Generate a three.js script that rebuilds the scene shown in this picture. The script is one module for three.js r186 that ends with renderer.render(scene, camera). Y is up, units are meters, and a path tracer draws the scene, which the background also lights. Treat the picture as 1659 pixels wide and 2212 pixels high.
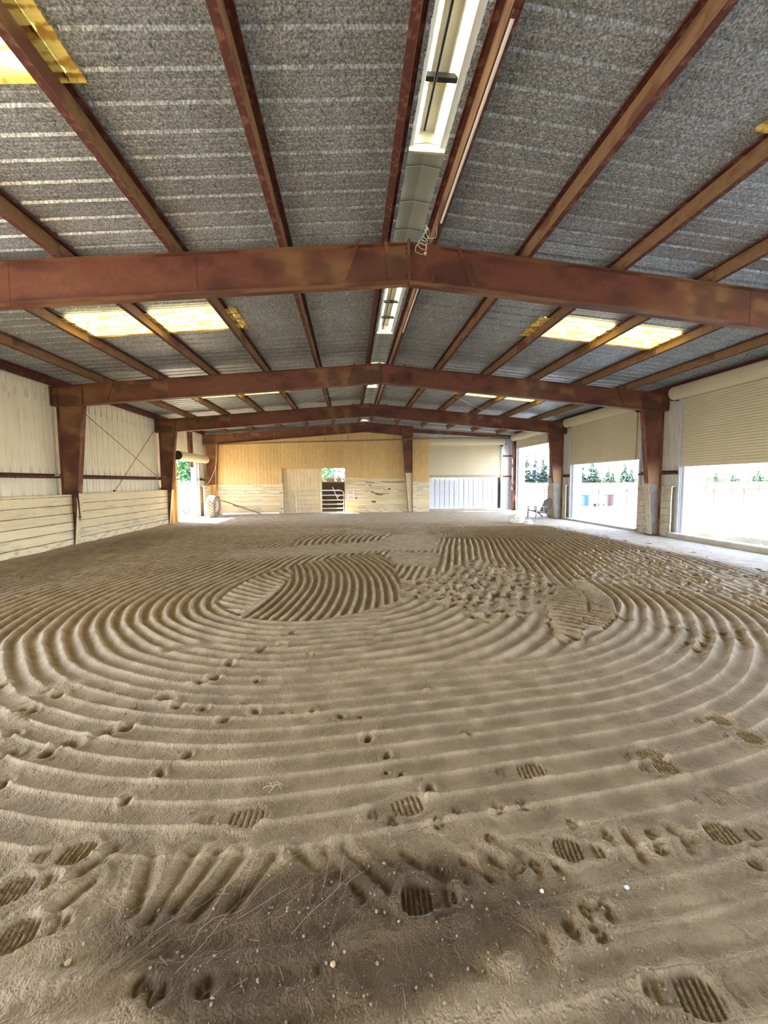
import * as THREE from 'three';
import { mergeGeometries } from 'three/addons/utils/BufferGeometryUtils.js';

// ------------------------------------------------------------------ camera, sky, sun, exposure
const scene = new THREE.Scene();
const EYE = new THREE.Vector3(-0.894, 1.75, 0);
const camera = new THREE.PerspectiveCamera(2 * Math.atan(1106 / 860.6) * 180 / Math.PI, 1659 / 2212, 0.05, 900);
{
  const pitch = 0.0738, yaw = 0.0838, roll = 0.007;
  const f = new THREE.Vector3(Math.sin(yaw) * Math.cos(pitch), -Math.sin(pitch), -Math.cos(yaw) * Math.cos(pitch));
  const r = new THREE.Vector3(Math.cos(yaw), 0, Math.sin(yaw)), u = new THREE.Vector3().crossVectors(r, f);
  const r2 = r.clone().multiplyScalar(Math.cos(roll)).addScaledVector(u, -Math.sin(roll));
  const u2 = r.clone().multiplyScalar(Math.sin(roll)).addScaledVector(u, Math.cos(roll));
  camera.quaternion.setFromRotationMatrix(new THREE.Matrix4().makeBasis(r2, u2, f.clone().negate()));
  camera.position.copy(EYE);
}
{
  // clear summer sky: blue overhead, pale at the horizon
  const W = 64, H = 64, d = new Float32Array(W * H * 4);
  for (let j = 0; j < H; j++) {
    const el = ((j + 0.5) / H - 0.5) * Math.PI, s = Math.max(0, Math.sin(el)), k = Math.pow(1 - s, 2.2);
    for (let i = 0; i < W; i++) {
      const o = (j * W + i) * 4;
      d[o] = 0.42 + 0.63 * k; d[o + 1] = 0.62 + 0.46 * k; d[o + 2] = 1.0 + 0.16 * k; d[o + 3] = 1;
    }
  }
  const t = new THREE.DataTexture(d, W, H, THREE.RGBAFormat, THREE.FloatType);
  t.mapping = THREE.EquirectangularReflectionMapping; t.magFilter = THREE.LinearFilter; t.needsUpdate = true;
  scene.background = t; scene.environment = t; scene.backgroundIntensity = 1.5; scene.environmentIntensity = 1.5;
}
const sun = new THREE.DirectionalLight(new THREE.Color(1, 0.95, 0.87), 13);
sun.position.set(-40, 50, -30); sun.target.position.set(0, 0, -9);
sun.castShadow = true; sun.shadow.mapSize.set(4096, 4096);
Object.assign(sun.shadow.camera, { left: -45, right: 45, top: 45, bottom: -45, near: 1, far: 160 });
scene.add(sun, sun.target);
const renderer = new THREE.WebGLRenderer({ antialias: true });
renderer.shadowMap.enabled = true;
renderer.toneMapping = THREE.LinearToneMapping;
renderer.toneMappingExposure = 12.8;

// ------------------------------------------------------------------ small helpers
const mulberry = (a) => () => { a |= 0; a = a + 0x6d2b79f5 | 0; let t = Math.imul(a ^ a >>> 15, 1 | a); t = t + Math.imul(t ^ t >>> 7, 61 | t) ^ t; return ((t ^ t >>> 14) >>> 0) / 4294967296; };
const clamp = (x, a = 0, b = 1) => Math.min(b, Math.max(a, x)), mix = (a, b, t) => a + (b - a) * t;
const sst = (a, b, x) => { const t = clamp((x - a) / (b - a)); return t * t * (3 - 2 * t); };
const hash = (i, j, s) => { let h = Math.imul(i, 374761393) ^ Math.imul(j, 668265263) ^ Math.imul(s, 2147483647 ^ 0x1234567); h = Math.imul(h ^ h >>> 13, 1274126177); return ((h ^ h >>> 16) >>> 0) / 4294967296; };
function vnoise(x, y, s = 1, per = 0) {
  const i = Math.floor(x), j = Math.floor(y), f = x - i, g = y - j, u = f * f * (3 - 2 * f), v = g * g * (3 - 2 * g);
  const w = per ? (a) => ((a % per) + per) % per : (a) => a;
  const i0 = w(i), i1 = w(i + 1), j0 = w(j), j1 = w(j + 1);
  return mix(mix(hash(i0, j0, s), hash(i1, j0, s), u), mix(hash(i0, j1, s), hash(i1, j1, s), u), v);
}
function fbm(x, y, s = 1, oct = 4, per = 0) { let a = 0, n = 0, k = 1, p = per; for (let o = 0; o < oct; o++) { a += k * vnoise(x, y, s + o * 17, p); n += k; k *= 0.5; x *= 2; y *= 2; p *= 2; } return a / n; }

function tex(size, fn, srgb = true, wx = 1, wy = wx) {
  const d = new Uint8Array(size * size * 4);
  for (let j = 0; j < size; j++) for (let i = 0; i < size; i++) {
    const c = fn(i / size, j / size), o = (j * size + i) * 4;
    d[o] = clamp(c[0], 0, 255); d[o + 1] = clamp(c[1], 0, 255); d[o + 2] = clamp(c[2], 0, 255); d[o + 3] = 255;
  }
  const t = new THREE.DataTexture(d, size, size);
  t.wrapS = t.wrapT = THREE.RepeatWrapping; t.magFilter = THREE.LinearFilter; t.minFilter = THREE.LinearMipmapLinearFilter; t.generateMipmaps = true;
  if (srgb) t.colorSpace = THREE.SRGBColorSpace;
  t.repeat.set(1 / wx, 1 / wy); t.needsUpdate = true; return t;
}
const lerp3 = (a, b, t) => [mix(a[0], b[0], t), mix(a[1], b[1], t), mix(a[2], b[2], t)];
const std = (o) => new THREE.MeshStandardMaterial({ roughness: 0.9, metalness: 0, ...o });
const grey = (v) => [v * 255, v * 255, v * 255];

// uv in metres, by the face's dominant axis
function boxUV(g) {
  g = g.index ? g.toNonIndexed() : g;
  const p = g.attributes.position, uv = new Float32Array(p.count * 2);
  const a = new THREE.Vector3(), b = new THREE.Vector3(), c = new THREE.Vector3();
  for (let i = 0; i < p.count; i += 3) {
    a.fromBufferAttribute(p, i); b.fromBufferAttribute(p, i + 1).sub(a); c.fromBufferAttribute(p, i + 2).sub(a); b.cross(c);
    const x = Math.abs(b.x), y = Math.abs(b.y), z = Math.abs(b.z);
    for (let k = i; k < i + 3; k++) {
      const X = p.getX(k), Y = p.getY(k), Z = p.getZ(k);
      if (x >= y && x >= z) { uv[2 * k] = Z; uv[2 * k + 1] = Y; } else if (y >= z) { uv[2 * k] = X; uv[2 * k + 1] = Z; } else { uv[2 * k] = X; uv[2 * k + 1] = Y; }
    }
  }
  g.setAttribute('uv', new THREE.BufferAttribute(uv, 2)); return g;
}
function join(gs) {
  gs = (Array.isArray(gs) ? gs : [gs]).map((g) => { g = boxUV(g); for (const k of Object.keys(g.attributes)) if (!['position', 'normal', 'uv', 'color'].includes(k)) g.deleteAttribute(k); return g; });
  return gs.length === 1 ? gs[0] : mergeGeometries(gs, false);
}
const used = new Map();
function numbered(n) { const k = used.get(n) || 0; used.set(n, k + 1); return k ? `${n}_${String(k).padStart(3, '0')}` : n; }
function solid(m) { m.castShadow = true; m.receiveShadow = true; return m; }
function part(name, gs, mat, parent, label) {
  const m = solid(new THREE.Mesh(gs.isBufferGeometry && gs.attributes.uv && gs.userData.ready ? gs : join(gs), mat)); m.name = name; if (label) m.userData.label = label; parent.add(m); return m;
}
function ready(g) { g = join(g); g.userData.ready = true; return g; }
function thing(name, label, category, pos = [0, 0, 0], turn = 0, group) {
  const o = new THREE.Group(); o.name = numbered(name); o.position.set(...pos); o.rotation.y = turn;
  o.userData = { label, category }; if (group) o.userData.group = group; scene.add(o); return o;
}
function struct(name, label) { const o = new THREE.Group(); o.name = name; o.userData = { kind: 'structure', label }; scene.add(o); return o; }
function single(name, gs, mat, label, category, extra = {}) { const m = part(numbered(name), gs, mat, scene); m.userData = { label, category, ...extra }; return m; }
function bx(w, h, d, x = 0, y = 0, z = 0, rx = 0, ry = 0, rz = 0) {
  const g = new THREE.BoxGeometry(w, h, d);
  if (rx) g.rotateX(rx); if (ry) g.rotateY(ry); if (rz) g.rotateZ(rz);
  return g.translate(x, y, z);
}
const span = (x0, x1, y0, y1, z0, z1) => bx(Math.abs(x1 - x0), Math.abs(y1 - y0), Math.abs(z1 - z0), (x0 + x1) / 2, (y0 + y1) / 2, (z0 + z1) / 2);
// box with chamfered long edges lying along z (length d)
function plank(w, h, d, c = 0.006) {
  const s = new THREE.Shape([[-w / 2 + c, -h / 2], [w / 2 - c, -h / 2], [w / 2, -h / 2 + c], [w / 2, h / 2 - c], [w / 2 - c, h / 2], [-w / 2 + c, h / 2], [-w / 2, h / 2 - c], [-w / 2, -h / 2 + c]].map((p) => new THREE.Vector2(...p)));
  return new THREE.ExtrudeGeometry(s, { depth: d, bevelEnabled: false }).translate(0, 0, -d / 2);
}
function extr(pts, depth) { return new THREE.ExtrudeGeometry(new THREE.Shape(pts.map((p) => new THREE.Vector2(...p))), { depth, bevelEnabled: false, curveSegments: 1 }); }
const V = (x, y, z) => new THREE.Vector3(x, y, z);
function tube(pts, r, seg = 0, rad = 6) {
  const c = new THREE.CatmullRomCurve3(pts.map((p) => (p.isVector3 ? p : V(...p)))); return new THREE.TubeGeometry(c, seg || Math.max(2, pts.length * 4), r, rad, false);
}
function rod(a, b, r, rad = 8, r2 = r) {
  const A = V(...a), B = V(...b), d = B.clone().sub(A), g = new THREE.CylinderGeometry(r2, r, d.length(), rad);
  g.applyQuaternion(new THREE.Quaternion().setFromUnitVectors(V(0, 1, 0), d.clone().normalize()));
  return g.translate(...A.add(B).multiplyScalar(0.5).toArray());
}
function strip(a, b, w, t, n) { // flat bar from a to b, width w along n, thickness t
  const A = V(...a), B = V(...b), y = B.clone().sub(A), L = y.length(); y.normalize(); const x = V(...n), z = x.clone().cross(y).normalize(); x.crossVectors(y, z);
  return new THREE.BoxGeometry(w, L, t).applyMatrix4(new THREE.Matrix4().makeBasis(x, y, z)).translate(...A.add(B).multiplyScalar(0.5).toArray());
}

// ------------------------------------------------------------------ materials
const M = {};
{
  const soilA = [159, 139, 109], soilB = [131, 112, 84], soilC = [184, 166, 134];
  M.soil = new THREE.MeshPhysicalMaterial({
    vertexColors: true, roughness: 0.88, sheen: 0.5, sheenRoughness: 0.55, sheenColor: new THREE.Color(0.8, 0.7, 0.56),
    map: tex(1024, (u, v) => {
      const a = fbm(u * 10, v * 10, 3, 5, 10), b = vnoise(u * 256, v * 256, 9, 256), c = vnoise(u * 512, v * 512, 11, 512), e = vnoise(u * 90, v * 90, 12, 90);
      let col = lerp3(soilB, soilA, sst(0.25, 0.7, a)); col = lerp3(col, soilC, 0.25 * b + 0.2 * c);
      if (e > 0.86) col = lerp3(col, [196, 178, 150], (e - 0.86) * 4 * c); if (b > 0.9) col = lerp3(col, [80, 62, 46], (b - 0.9) * 6);
      return col;
    }, true, 1.3),
    bumpMap: tex(1024, (u, v) => grey(0.45 * fbm(u * 40, v * 40, 5, 4, 40) + 0.3 * vnoise(u * 256, v * 256, 7, 256) + 0.25 * Math.pow(vnoise(u * 128, v * 128, 6, 128), 5)), false, 1.3), bumpScale: 0.013,
  });
  const steelTex = tex(1024, (u, v) => {
    const a = fbm(u * 5, v * 9, 21, 4, 0), b = fbm(u * 120, v * 120, 25, 2, 120), c = vnoise(u * 500, v * 500, 27, 500), e = fbm(u * 9, v * 16, 23, 3, 0);
    let col = lerp3([108, 62, 46], [122, 74, 55], b); col = lerp3(col, [146, 116, 74], sst(0.42, 0.7, a) * 0.68); col = lerp3(col, [66, 34, 29], sst(0.5, 0.3, e) * 0.5);
    return lerp3(col, [150, 120, 92], c > 0.96 ? 0.3 : 0);
  }, true, 6);
  M.steel = std({ map: steelTex, roughness: 0.62, metalness: 0.1 });
  M.purlin = std({ roughness: 0.7, map: tex(512, (u, v) => {
    const a = fbm(u * 14, v * 5, 31, 4, 0), a2 = fbm(u * 8, v * 8, 32, 5, 8), b = fbm(u * 60, v * 60, 35, 2, 60);
    let col = lerp3([92, 48, 34], [112, 66, 46], b); return lerp3(col, [150, 116, 76], sst(0.42, 0.62, a2) * 0.85);
  }, true, 1.4) });
  M.dusty = std({ roughness: 0.8, map: tex(512, (u, v) => { const a = fbm(u * 5, v * 12, 37, 4, 0), b = fbm(u * 70, v * 70, 38, 2, 70), c = fbm(u * 12, v * 50, 39, 3, 0); let col = lerp3([132, 100, 68], [148, 116, 80], b); col = lerp3(col, [96, 56, 42], sst(0.5, 0.72, a) * 0.7); return lerp3(col, [108, 74, 48], sst(0.6, 0.75, c) * 0.5); }, true, 3) });
  M.rust = std({ roughness: 0.85, map: tex(256, (u, v) => { const a = fbm(u * 16, v * 16, 41, 4, 16); return lerp3([84, 42, 33], [136, 98, 80], sst(0.5, 0.85, a) * 0.8); }, true, 0.7) });
  M.galv = std({ color: 0xffffff, roughness: 0.46, metalness: 0.45, map: tex(1024, (u, v) => {
    const a = vnoise(u * 110, v * 110, 51, 110), b = vnoise(u * 170 + 7, v * 170, 52, 170), c = fbm(u * 5, v * 5, 53, 4, 5), d = vnoise(u * 3, v * 40, 54, 0);
    const k = 162 + 80 * (a - 0.5) + 70 * (b - 0.5) + 26 * (c - 0.5); return [k * 0.97, k * 1.01, k * 1.03];
  }, true, 1.5) });
  M.galvWhite = std({ roughness: 0.5, metalness: 0.25, map: tex(512, (u, v) => {
    const a = fbm(u * 30, v * 6, 61, 4, 0), b = vnoise(u * 120, v * 120, 62, 120), k = 205 + 30 * (a - 0.5) + (b > 0.8 ? -30 : 0); return [k * 0.97, k * 0.99, k * 1.02];
  }, true, 1.2) });
  M.cream = std({ roughness: 0.6, map: tex(512, (u, v) => {
    const a = fbm(u * 5, v * 5, 71, 5, 5), s = vnoise(u * 60, v * 4, 72, 0), c = vnoise(u * 140, v * 140, 73, 140);
    let col = lerp3([226, 219, 194], [238, 233, 212], a); col = lerp3(col, [178, 160, 124], sst(0.72, 0.95, s) * 0.4); return c > 0.965 ? lerp3(col, [120, 100, 76], 0.5) : col;
  }, true, 2) });
  M.wallGrey = std({ roughness: 0.6, map: tex(256, (u, v) => { const a = fbm(u * 6, v * 6, 75, 5, 6), s = vnoise(u * 40, v * 3, 76, 0); return lerp3(lerp3([196, 190, 174], [214, 209, 194], a), [150, 140, 122], sst(0.7, 0.95, s) * 0.4); }, true, 2) });
  const kick = (seed, warm) => std({ roughness: 0.85, map: tex(512, (u, v) => {
    const g = fbm(u * 6, v * 60, seed, 4, 0), a = fbm(u * 5, v * 5, seed + 1, 5, 5), sc = fbm(u * 3.2, v * 26, seed + 3, 4, 0), sp = vnoise(u * 120, v * 120, seed + 4, 120);
    let col = lerp3(warm, [226, 212, 176], a); col = lerp3(col, [176, 150, 106], sst(0.55, 0.85, g) * 0.35); col = lerp3(col, [150, 150, 146], sst(0.6, 0.8, sc) * 0.45);
    return sp > 0.95 ? lerp3(col, [110, 86, 58], 0.5) : col;
  }, true, 3) });
  M.kick = [kick(81, [210, 197, 160]), kick(91, [216, 204, 168]), kick(101, [204, 190, 154])];
  M.kickLow = std({ roughness: 0.9, map: tex(512, (u, v) => {
    const a = fbm(u * 6, v * 6, 111, 5, 6), d = fbm(u * 9, v * 30, 113, 5, 0), col = lerp3([204, 192, 160], [226, 214, 184], a); return lerp3(col, [150, 126, 94], sst(0.48, 0.74, d) * 0.5);
  }, true, 2) });
  const ply = (seed, c0, c1) => std({ roughness: 0.85, map: tex(512, (u, v) => {
    const g = fbm(u * 50, v * 5, seed, 4, 0), a = fbm(u * 4, v * 4, seed + 1, 5, 4), k = vnoise(u * 30, v * 60, seed + 2, 0);
    let col = lerp3(c0, c1, a); col = lerp3(col, [164, 128, 74], sst(0.5, 0.85, g) * 0.35); return k > 0.94 ? lerp3(col, [130, 96, 54], 0.5) : col;
  }, true, 1.6) });
  M.ply = [ply(121, [206, 174, 112], [222, 194, 138]), ply(131, [198, 166, 106], [218, 190, 134])];
  M.plyPale = ply(141, [212, 194, 152], [226, 212, 176]);
  M.backPlank = kick(151, [210, 186, 132]);
  M.chip = std({ color: 0x7d6340, roughness: 1 });
  M.shutter = std({ roughness: 0.55, map: tex(256, (u, v) => { const a = fbm(u * 6, v * 6, 161, 5, 6), b = vnoise(u * 90, v * 90, 162, 90); return lerp3(lerp3([196, 186, 154], [206, 196, 166], a), [142, 128, 98], b > 0.93 ? 0.35 : 0); }, true, 1.5) });
  M.shutterDirty = std({ roughness: 0.7, map: tex(256, (u, v) => { const a = fbm(u * 10, v * 10, 165, 5, 10); return lerp3([176, 163, 134], [146, 131, 106], a); }, true, 1) });
  M.concrete = std({ roughness: 0.95, map: tex(256, (u, v) => { const a = fbm(u * 8, v * 8, 171, 5, 8), c = vnoise(u * 120, v * 120, 172, 120); return lerp3(lerp3([156, 146, 126], [184, 175, 156], a), [120, 110, 92], c > 0.85 ? 0.3 : 0); }, true, 1.4) });
  M.post = std({ roughness: 0.9, map: tex(256, (u, v) => { const a = fbm(u * 30, v * 3, 176, 4, 0); return lerp3([206, 198, 198], [232, 226, 224], a); }, true, 1) });
  M.woodPost = std({ roughness: 0.9, map: tex(256, (u, v) => { const a = fbm(u * 40, v * 3, 178, 4, 0); return lerp3([196, 150, 84], [222, 182, 112], a); }, true, 1) });
  M.skylight = new THREE.MeshPhysicalMaterial({ roughness: 1, transmission: 0.15, thickness: 0, side: THREE.DoubleSide, map: tex(256, (u, v) => {
    const a = vnoise(u * 4, v * 26, 181, 0), b = fbm(u * 30, v * 30, 182, 3, 30); return lerp3([252, 230, 124], [176, 130, 48], sst(0.45, 0.8, a * 0.75 + b * 0.35) * 0.85);
  }, true, 1) });
  M.hood = new THREE.MeshPhysicalMaterial({ color: 0xf4f0e0, roughness: 1, transmission: 0.55, thickness: 0, side: THREE.DoubleSide });
  const pier = (seed, dirt) => std({ roughness: 0.9, map: tex(256, (u, v) => { const a = fbm(u * 6, v * 6, seed, 5, 6), d = fbm(u * 18, v * 30, seed + 1, 4, 0), e = vnoise(u * 140, v * 140, seed + 2, 140); let col = lerp3([172, 163, 141], [196, 187, 164], a); col = lerp3(col, [128, 112, 88], sst(0.5, 0.75, d) * dirt); return e > 0.94 ? lerp3(col, [100, 86, 66], 0.4) : col; }, true, 1.5) });
  M.pier = pier(221, 0.35); M.pierLow = pier(225, 0.8);
  M.wash = std({ roughness: 0.8, map: tex(256, (u, v) => { const a = fbm(u * 8, v * 8, 187, 5, 8); return lerp3([104, 99, 93], [136, 130, 120], a); }, true, 1) });
  M.ridge = std({ color: 0x7b765f, roughness: 0.7 });
  M.ventWhite = std({ color: 0xd9d5c4, roughness: 0.6 });
  M.dark = std({ color: 0x2a2824, roughness: 0.8 });
  M.black = std({ color: 0x17161a, roughness: 0.6 });
  M.whitePaint = std({ color: 0xe6e0d2, roughness: 0.5 });
  M.wire = std({ color: 0xd8d0c0, roughness: 0.6 });
  M.cable = std({ color: 0x6d6658, roughness: 0.5, metalness: 0.5 });
  M.gate = std({ color: 0xcfc8b8, roughness: 0.45, metalness: 0.3 });
  M.rope = std({ color: 0xd8b985, roughness: 0.9 });
  M.pipe = std({ color: 0x8a7c62, roughness: 0.5, metalness: 0.4 });
  M.rubber = std({ roughness: 0.95, map: tex(256, (u, v) => { const a = fbm(u * 12, v * 12, 191, 4, 12); return lerp3([118, 108, 98], [164, 154, 142], a); }, true, 0.5) });
  M.rubberDark = std({ color: 0x3a3632, roughness: 0.95 });
  M.chair = std({ color: 0x8f8c86, roughness: 0.6 });
  M.bag = new THREE.MeshPhysicalMaterial({ color: 0xeeebe4, roughness: 0.45, transmission: 0.25, thickness: 0, side: THREE.DoubleSide });
  M.yard = std({ roughness: 1, map: tex(512, (u, v) => { const a = fbm(u * 8, v * 8, 201, 5, 8), c = vnoise(u * 160, v * 160, 203, 160); return lerp3(lerp3([80, 80, 80], [94, 94, 92], a), [64, 63, 61], c > 0.85 ? 0.4 : 0); }, true, 5) });
  M.field = std({ roughness: 1, map: tex(512, (u, v) => { const a = fbm(u * 8, v * 8, 205, 5, 8), c = fbm(u * 60, v * 60, 206, 3, 60); return lerp3(lerp3([126, 108, 72], [142, 124, 86], a), [92, 94, 56], sst(0.6, 0.8, c) * 0.5); }, true, 14) });
  M.needles = [std({ color: 0x1f3628, roughness: 0.9, side: THREE.DoubleSide }), std({ color: 0x27402c, roughness: 0.9, side: THREE.DoubleSide }), std({ color: 0x1b3230, roughness: 0.9, side: THREE.DoubleSide })];
  M.leaf = [std({ color: 0x3c5e2a, roughness: 0.85, side: THREE.DoubleSide }), std({ color: 0x24443a, roughness: 0.85, side: THREE.DoubleSide })];
  M.bark = std({ color: 0x5a4636, roughness: 1 });
  M.fenceRust = std({ color: 0x3d251a, roughness: 0.8 });
  M.binBlue = std({ color: 0x123c86, roughness: 0.5 });
  M.binTeal = std({ color: 0x2a6478, roughness: 0.5 });
  M.binBrown = std({ color: 0x3a221c, roughness: 0.6 });
  M.timber = std({ color: 0x4a3d31, roughness: 0.95 });
  M.straw = std({ color: 0x8f7a5e, roughness: 0.9 });
  M.strawPale = std({ color: 0xbfb096, roughness: 0.9 });
}

// ------------------------------------------------------------------ building dimensions (metres)
const SL = 0.0852, APEX = 5.224, ROOF = 5.42, APEX_B = 4.6785;
const FR = [-6.064, -11.976, -17.889, -23.3];      // frames down the hall
const ZN = 6.6, ZB = -24.2;                        // open near end, outside of the far end
const roofY = (x) => ROOF - SL * Math.abs(x);

// ------------------------------------------------------------------ arena floor: one raked, trodden sheet of sand
const BOOTS = [[-0.835, -1.984, -0.513, -2.053, 1], [-1.7, -2.023, -1.36, -2.033, 0.8], [-0.044, -2.233, 0.27, -2.212, 1], [0.818, -2.266, 1.075, -2.294, 0.9], [0.843, -2.18, 1.085, -2.165, 0.9], [1.591, -2.593, 1.853, -2.591, 1], [1.634, -2.407, 1.881, -2.374, 1], [0.291, -1.668, 0.047, -1.714, 1], [1.118, -1.692, 0.85, -1.73, 1], [-0.46, -1.534, -0.713, -1.538, 1], [0.09, -1.18, 0.338, -1.12, 1.1], [-2.409, -1.891, -2.14, -1.903, 1], [-2.21, -1.766, -2.437, -1.723, 0.9], [-2.04, -1.58, -2.282, -1.535, 0.9], [0.93, -1.931, 1.22, -1.94, 0.4]];
const PITS = [[-2.225, -3.517, 1.2], [-2.136, -3.609, 1.2], [-2.086, -3.884, 1], [-1.99, -3.956, 1], [-1.845, -4.162, 1], [-1.655, -4.226, 1.1], [-1.649, -4.495, 0.9], [-1.589, -4.615, 0.9], [-2.633, -2.839, 1.3], [-2.519, -2.897, 1.1], [-2.801, -2.73, 1.2], [-2.883, -2.668, 1], [-2.07, -2.403, 0.8], [-1.968, -2.56, 0.7], [-2.058, -3.102, 0.7], [-2.41, -3.27, 1.3], [-2.272, -3.155, 0.8], [-1.841, -2.928, 0.8], [-1.646, -3.03, 0.8], [-1.426, -2.978, 0.7], [-1.206, -2.975, 0.8], [-0.992, -2.906, 0.7], [-0.842, -2.879, 0.5], [-0.795, -2.623, 0.8], [-0.683, -2.438, 0.7], [-0.102, -2.598, 0.8], [-0.608, -2.255, 0.6], [-0.463, -2.132, 0.8], [-2.152, -2.205, 0.8], [-2.603, -3.154, 0.6], [-2.844, -3.406, 0.6], [-3.028, -3.5, 0.6], [-0.236, -3.227, 1], [-0.697, -2.294, 0.4], [-1.745, -3.511, 0.6], [-1.774, -3.16, 0.5], [-1.277, -3.992, 0.4], [-1.505, -3.806, 0.4], [-1.348, -3.999, 0.4], [2.724, -3.88, 1.2], [2.825, -3.845, 1.2], [3.306, -4.084, 1.2], [3.065, -4.04, 1.2], [3.333, -3.946, 1.2], [3.841, -4.1, 1.2], [2.909, -4.345, 1.1], [3.01, -4.259, 1.1], [2.464, -4.668, 1.2], [2.533, -4.593, 1.2], [2.622, -3.712, 1.1], [3.58, -4.127, 1.1], [-3.94, -3.645, 1], [-3.471, -3.206, 1], [-3.283, -2.901, 1], [-3.381, -3.197, 0.8], [-3.491, -3.522, 1.2], [-3.337, -3.432, 1.1], [-3.13, -2.669, 1], [-2.951, -2.41, 1]];
const PAWS = [[-0.342, -1.962], [-0.456, -1.905], [-0.131, -1.964], [0.02, -1.974], [-0.222, -1.789], [0.206, -1.83], [-0.694, -1.927], [0.562, -1.73], [0.74, -1.696], [0.548, -1.668], [0.355, -1.762], [0.939, -1.562], [0.053, -1.432], [0.123, -1.417], [-0.055, -1.366], [0.039, -1.349], [-0.382, -1.333], [-0.444, -1.281], [-0.173, -1.337], [-0.151, -1.639], [-0.062, -1.642], [-1.637, -1.335], [-1.576, -1.304], [-1.419, -1.315]];
const SCUFFS = [[-2.798, -4.258, -2.445, -4.405], [-3.648, -3.484, -3.379, -3.606], [-0.827, -1.329, -0.43, -1.322], [-0.358, -1.426, -0.229, -1.334]];
const BARS = [[-1.844, -1.84, -1.79, -1.608], [-1.657, -1.846, -1.715, -1.566], [-1.43, -1.802, -1.546, -1.551], [-1.173, -1.802, -0.991, -1.652], [-1.042, -1.802, -0.852, -1.56], [-0.954, -1.806, -0.751, -1.59], [-0.668, -1.756, -0.502, -1.607], [-0.508, -1.672, -0.401, -1.598], [-0.397, -1.684, -0.296, -1.599], [-0.265, -1.684, -0.185, -1.61], [-0.127, -1.694, -0.077, -1.611], [-0.067, -1.677, 0.017, -1.624], [-2.047, -1.906, -2.127, -1.798], [-2.057, -1.749, -2.117, -1.638], [0.446, -1.754, 0.448, -1.63], [0.696, -1.758, 0.702, -1.654], [-1.278, -1.788, -1.407, -1.573], [-1.547, -1.836, -1.637, -1.594]];

function segDist(x, z, ax, az, bx_, bz) { const dx = bx_ - ax, dz = bz - az, t = clamp(((x - ax) * dx + (z - az) * dz) / (dx * dx + dz * dz)); return Math.hypot(x - ax - t * dx, z - az - t * dz); }
function polyDist(P, x, z) { // signed: negative inside
  let d = 1e9, inside = false;
  for (let i = 0, j = P.length - 1; i < P.length; j = i++) {
    d = Math.min(d, segDist(x, z, P[j][0], P[j][1], P[i][0], P[i][1]));
    if ((P[i][1] > z) !== (P[j][1] > z) && x < (P[j][0] - P[i][0]) * (z - P[i][1]) / (P[j][1] - P[i][1]) + P[i][0]) inside = !inside;
  }
  return inside ? -d : d;
}
function region(P, soft = 0.08) {
  const xs = P.map((p) => p[0]), zs = P.map((p) => p[1]), x0 = Math.min(...xs) - soft, x1 = Math.max(...xs) + soft, z0 = Math.min(...zs) - soft, z1 = Math.max(...zs) + soft;
  return (x, z) => (x < x0 || x > x1 || z < z0 || z > z1 ? 0 : sst(soft, -soft, polyDist(P, x, z)));
}
const SKEL = [[-1.5, -6.45], [0.35, -6.65], [1.87, -12], [-0.1, -12]];
const rInner = region([[-2.87, -5.93], [-2.86, -6.37], [-2.73, -7.47], [-2.1, -8.45], [-1.19, -9.38], [-0.27, -9.73], [0.0, -8.6], [-0.05, -6.8], [-0.2, -5.75], [-0.9, -5.2], [-1.5, -5.0], [-2.3, -5.2]], 0.06);
const rInnerLeft = region([[-3.0, -5.9], [-3.0, -8.4], [-2.02, -8.5], [-2.02, -7.2], [-2.07, -6.7], [-2.33, -5.3]], 0.04);
const rTrample = region([[-0.05, -6.75], [-0.14, -5.9], [0.25, -5.6], [0.57, -5.1], [0.76, -4.68], [1.63, -5.05], [2.3, -5.95], [2.75, -6.9], [2.5, -7.8], [1.85, -8.7], [0.9, -7.6]], 0.16);
const rDiag = region([[-0.75, -3.82], [0.4, -3.68], [1.2, -3.75], [1.75, -4.0], [1.45, -4.6], [1.9, -5.4], [0.9, -5.2], [0.1, -5.9], [-0.35, -5.5]], 0.08);
const rSmall = region([[0.05, -9.95], [1.25, -9.65], [1.1, -8.6], [0.85, -7.75], [-0.05, -8.6]], 0.06);
const rFarArc = region([[-2.6, -11.1], [-1.2, -11.6], [-0.1, -11.9], [0.5, -13.2], [-0.4, -14.8], [-2.0, -15.0], [-2.6, -13.2]], 0.12);
const rBand = region([[-4.0, -9.4], [-2.2, -9.6], [-0.2, -10.1], [1.3, -10.0], [1.75, -11.0], [1.75, -14.0], [0.4, -13.4], [-0.1, -11.9], [-2.7, -11.0], [-3.9, -10.8]], 0.3);
const rTrampleR = region([[3.6, -7.5], [3.2, -6.6], [3.9, -5.9], [4.8, -5.0], [5.8, -5.5], [6.4, -7.0], [6.4, -9.2], [4.9, -9.4]], 0.4);
const TREAD1 = [[2.5, -6.05, 0.26], [1.95, -4.95, 0.24], [1.5, -4.15, 0.12]], TREAD2 = [[3.0, -6.4, 0.14], [2.76, -5.5, 0.16], [2.42, -4.88, 0.15], [1.95, -4.42, 0.12]];
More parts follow.
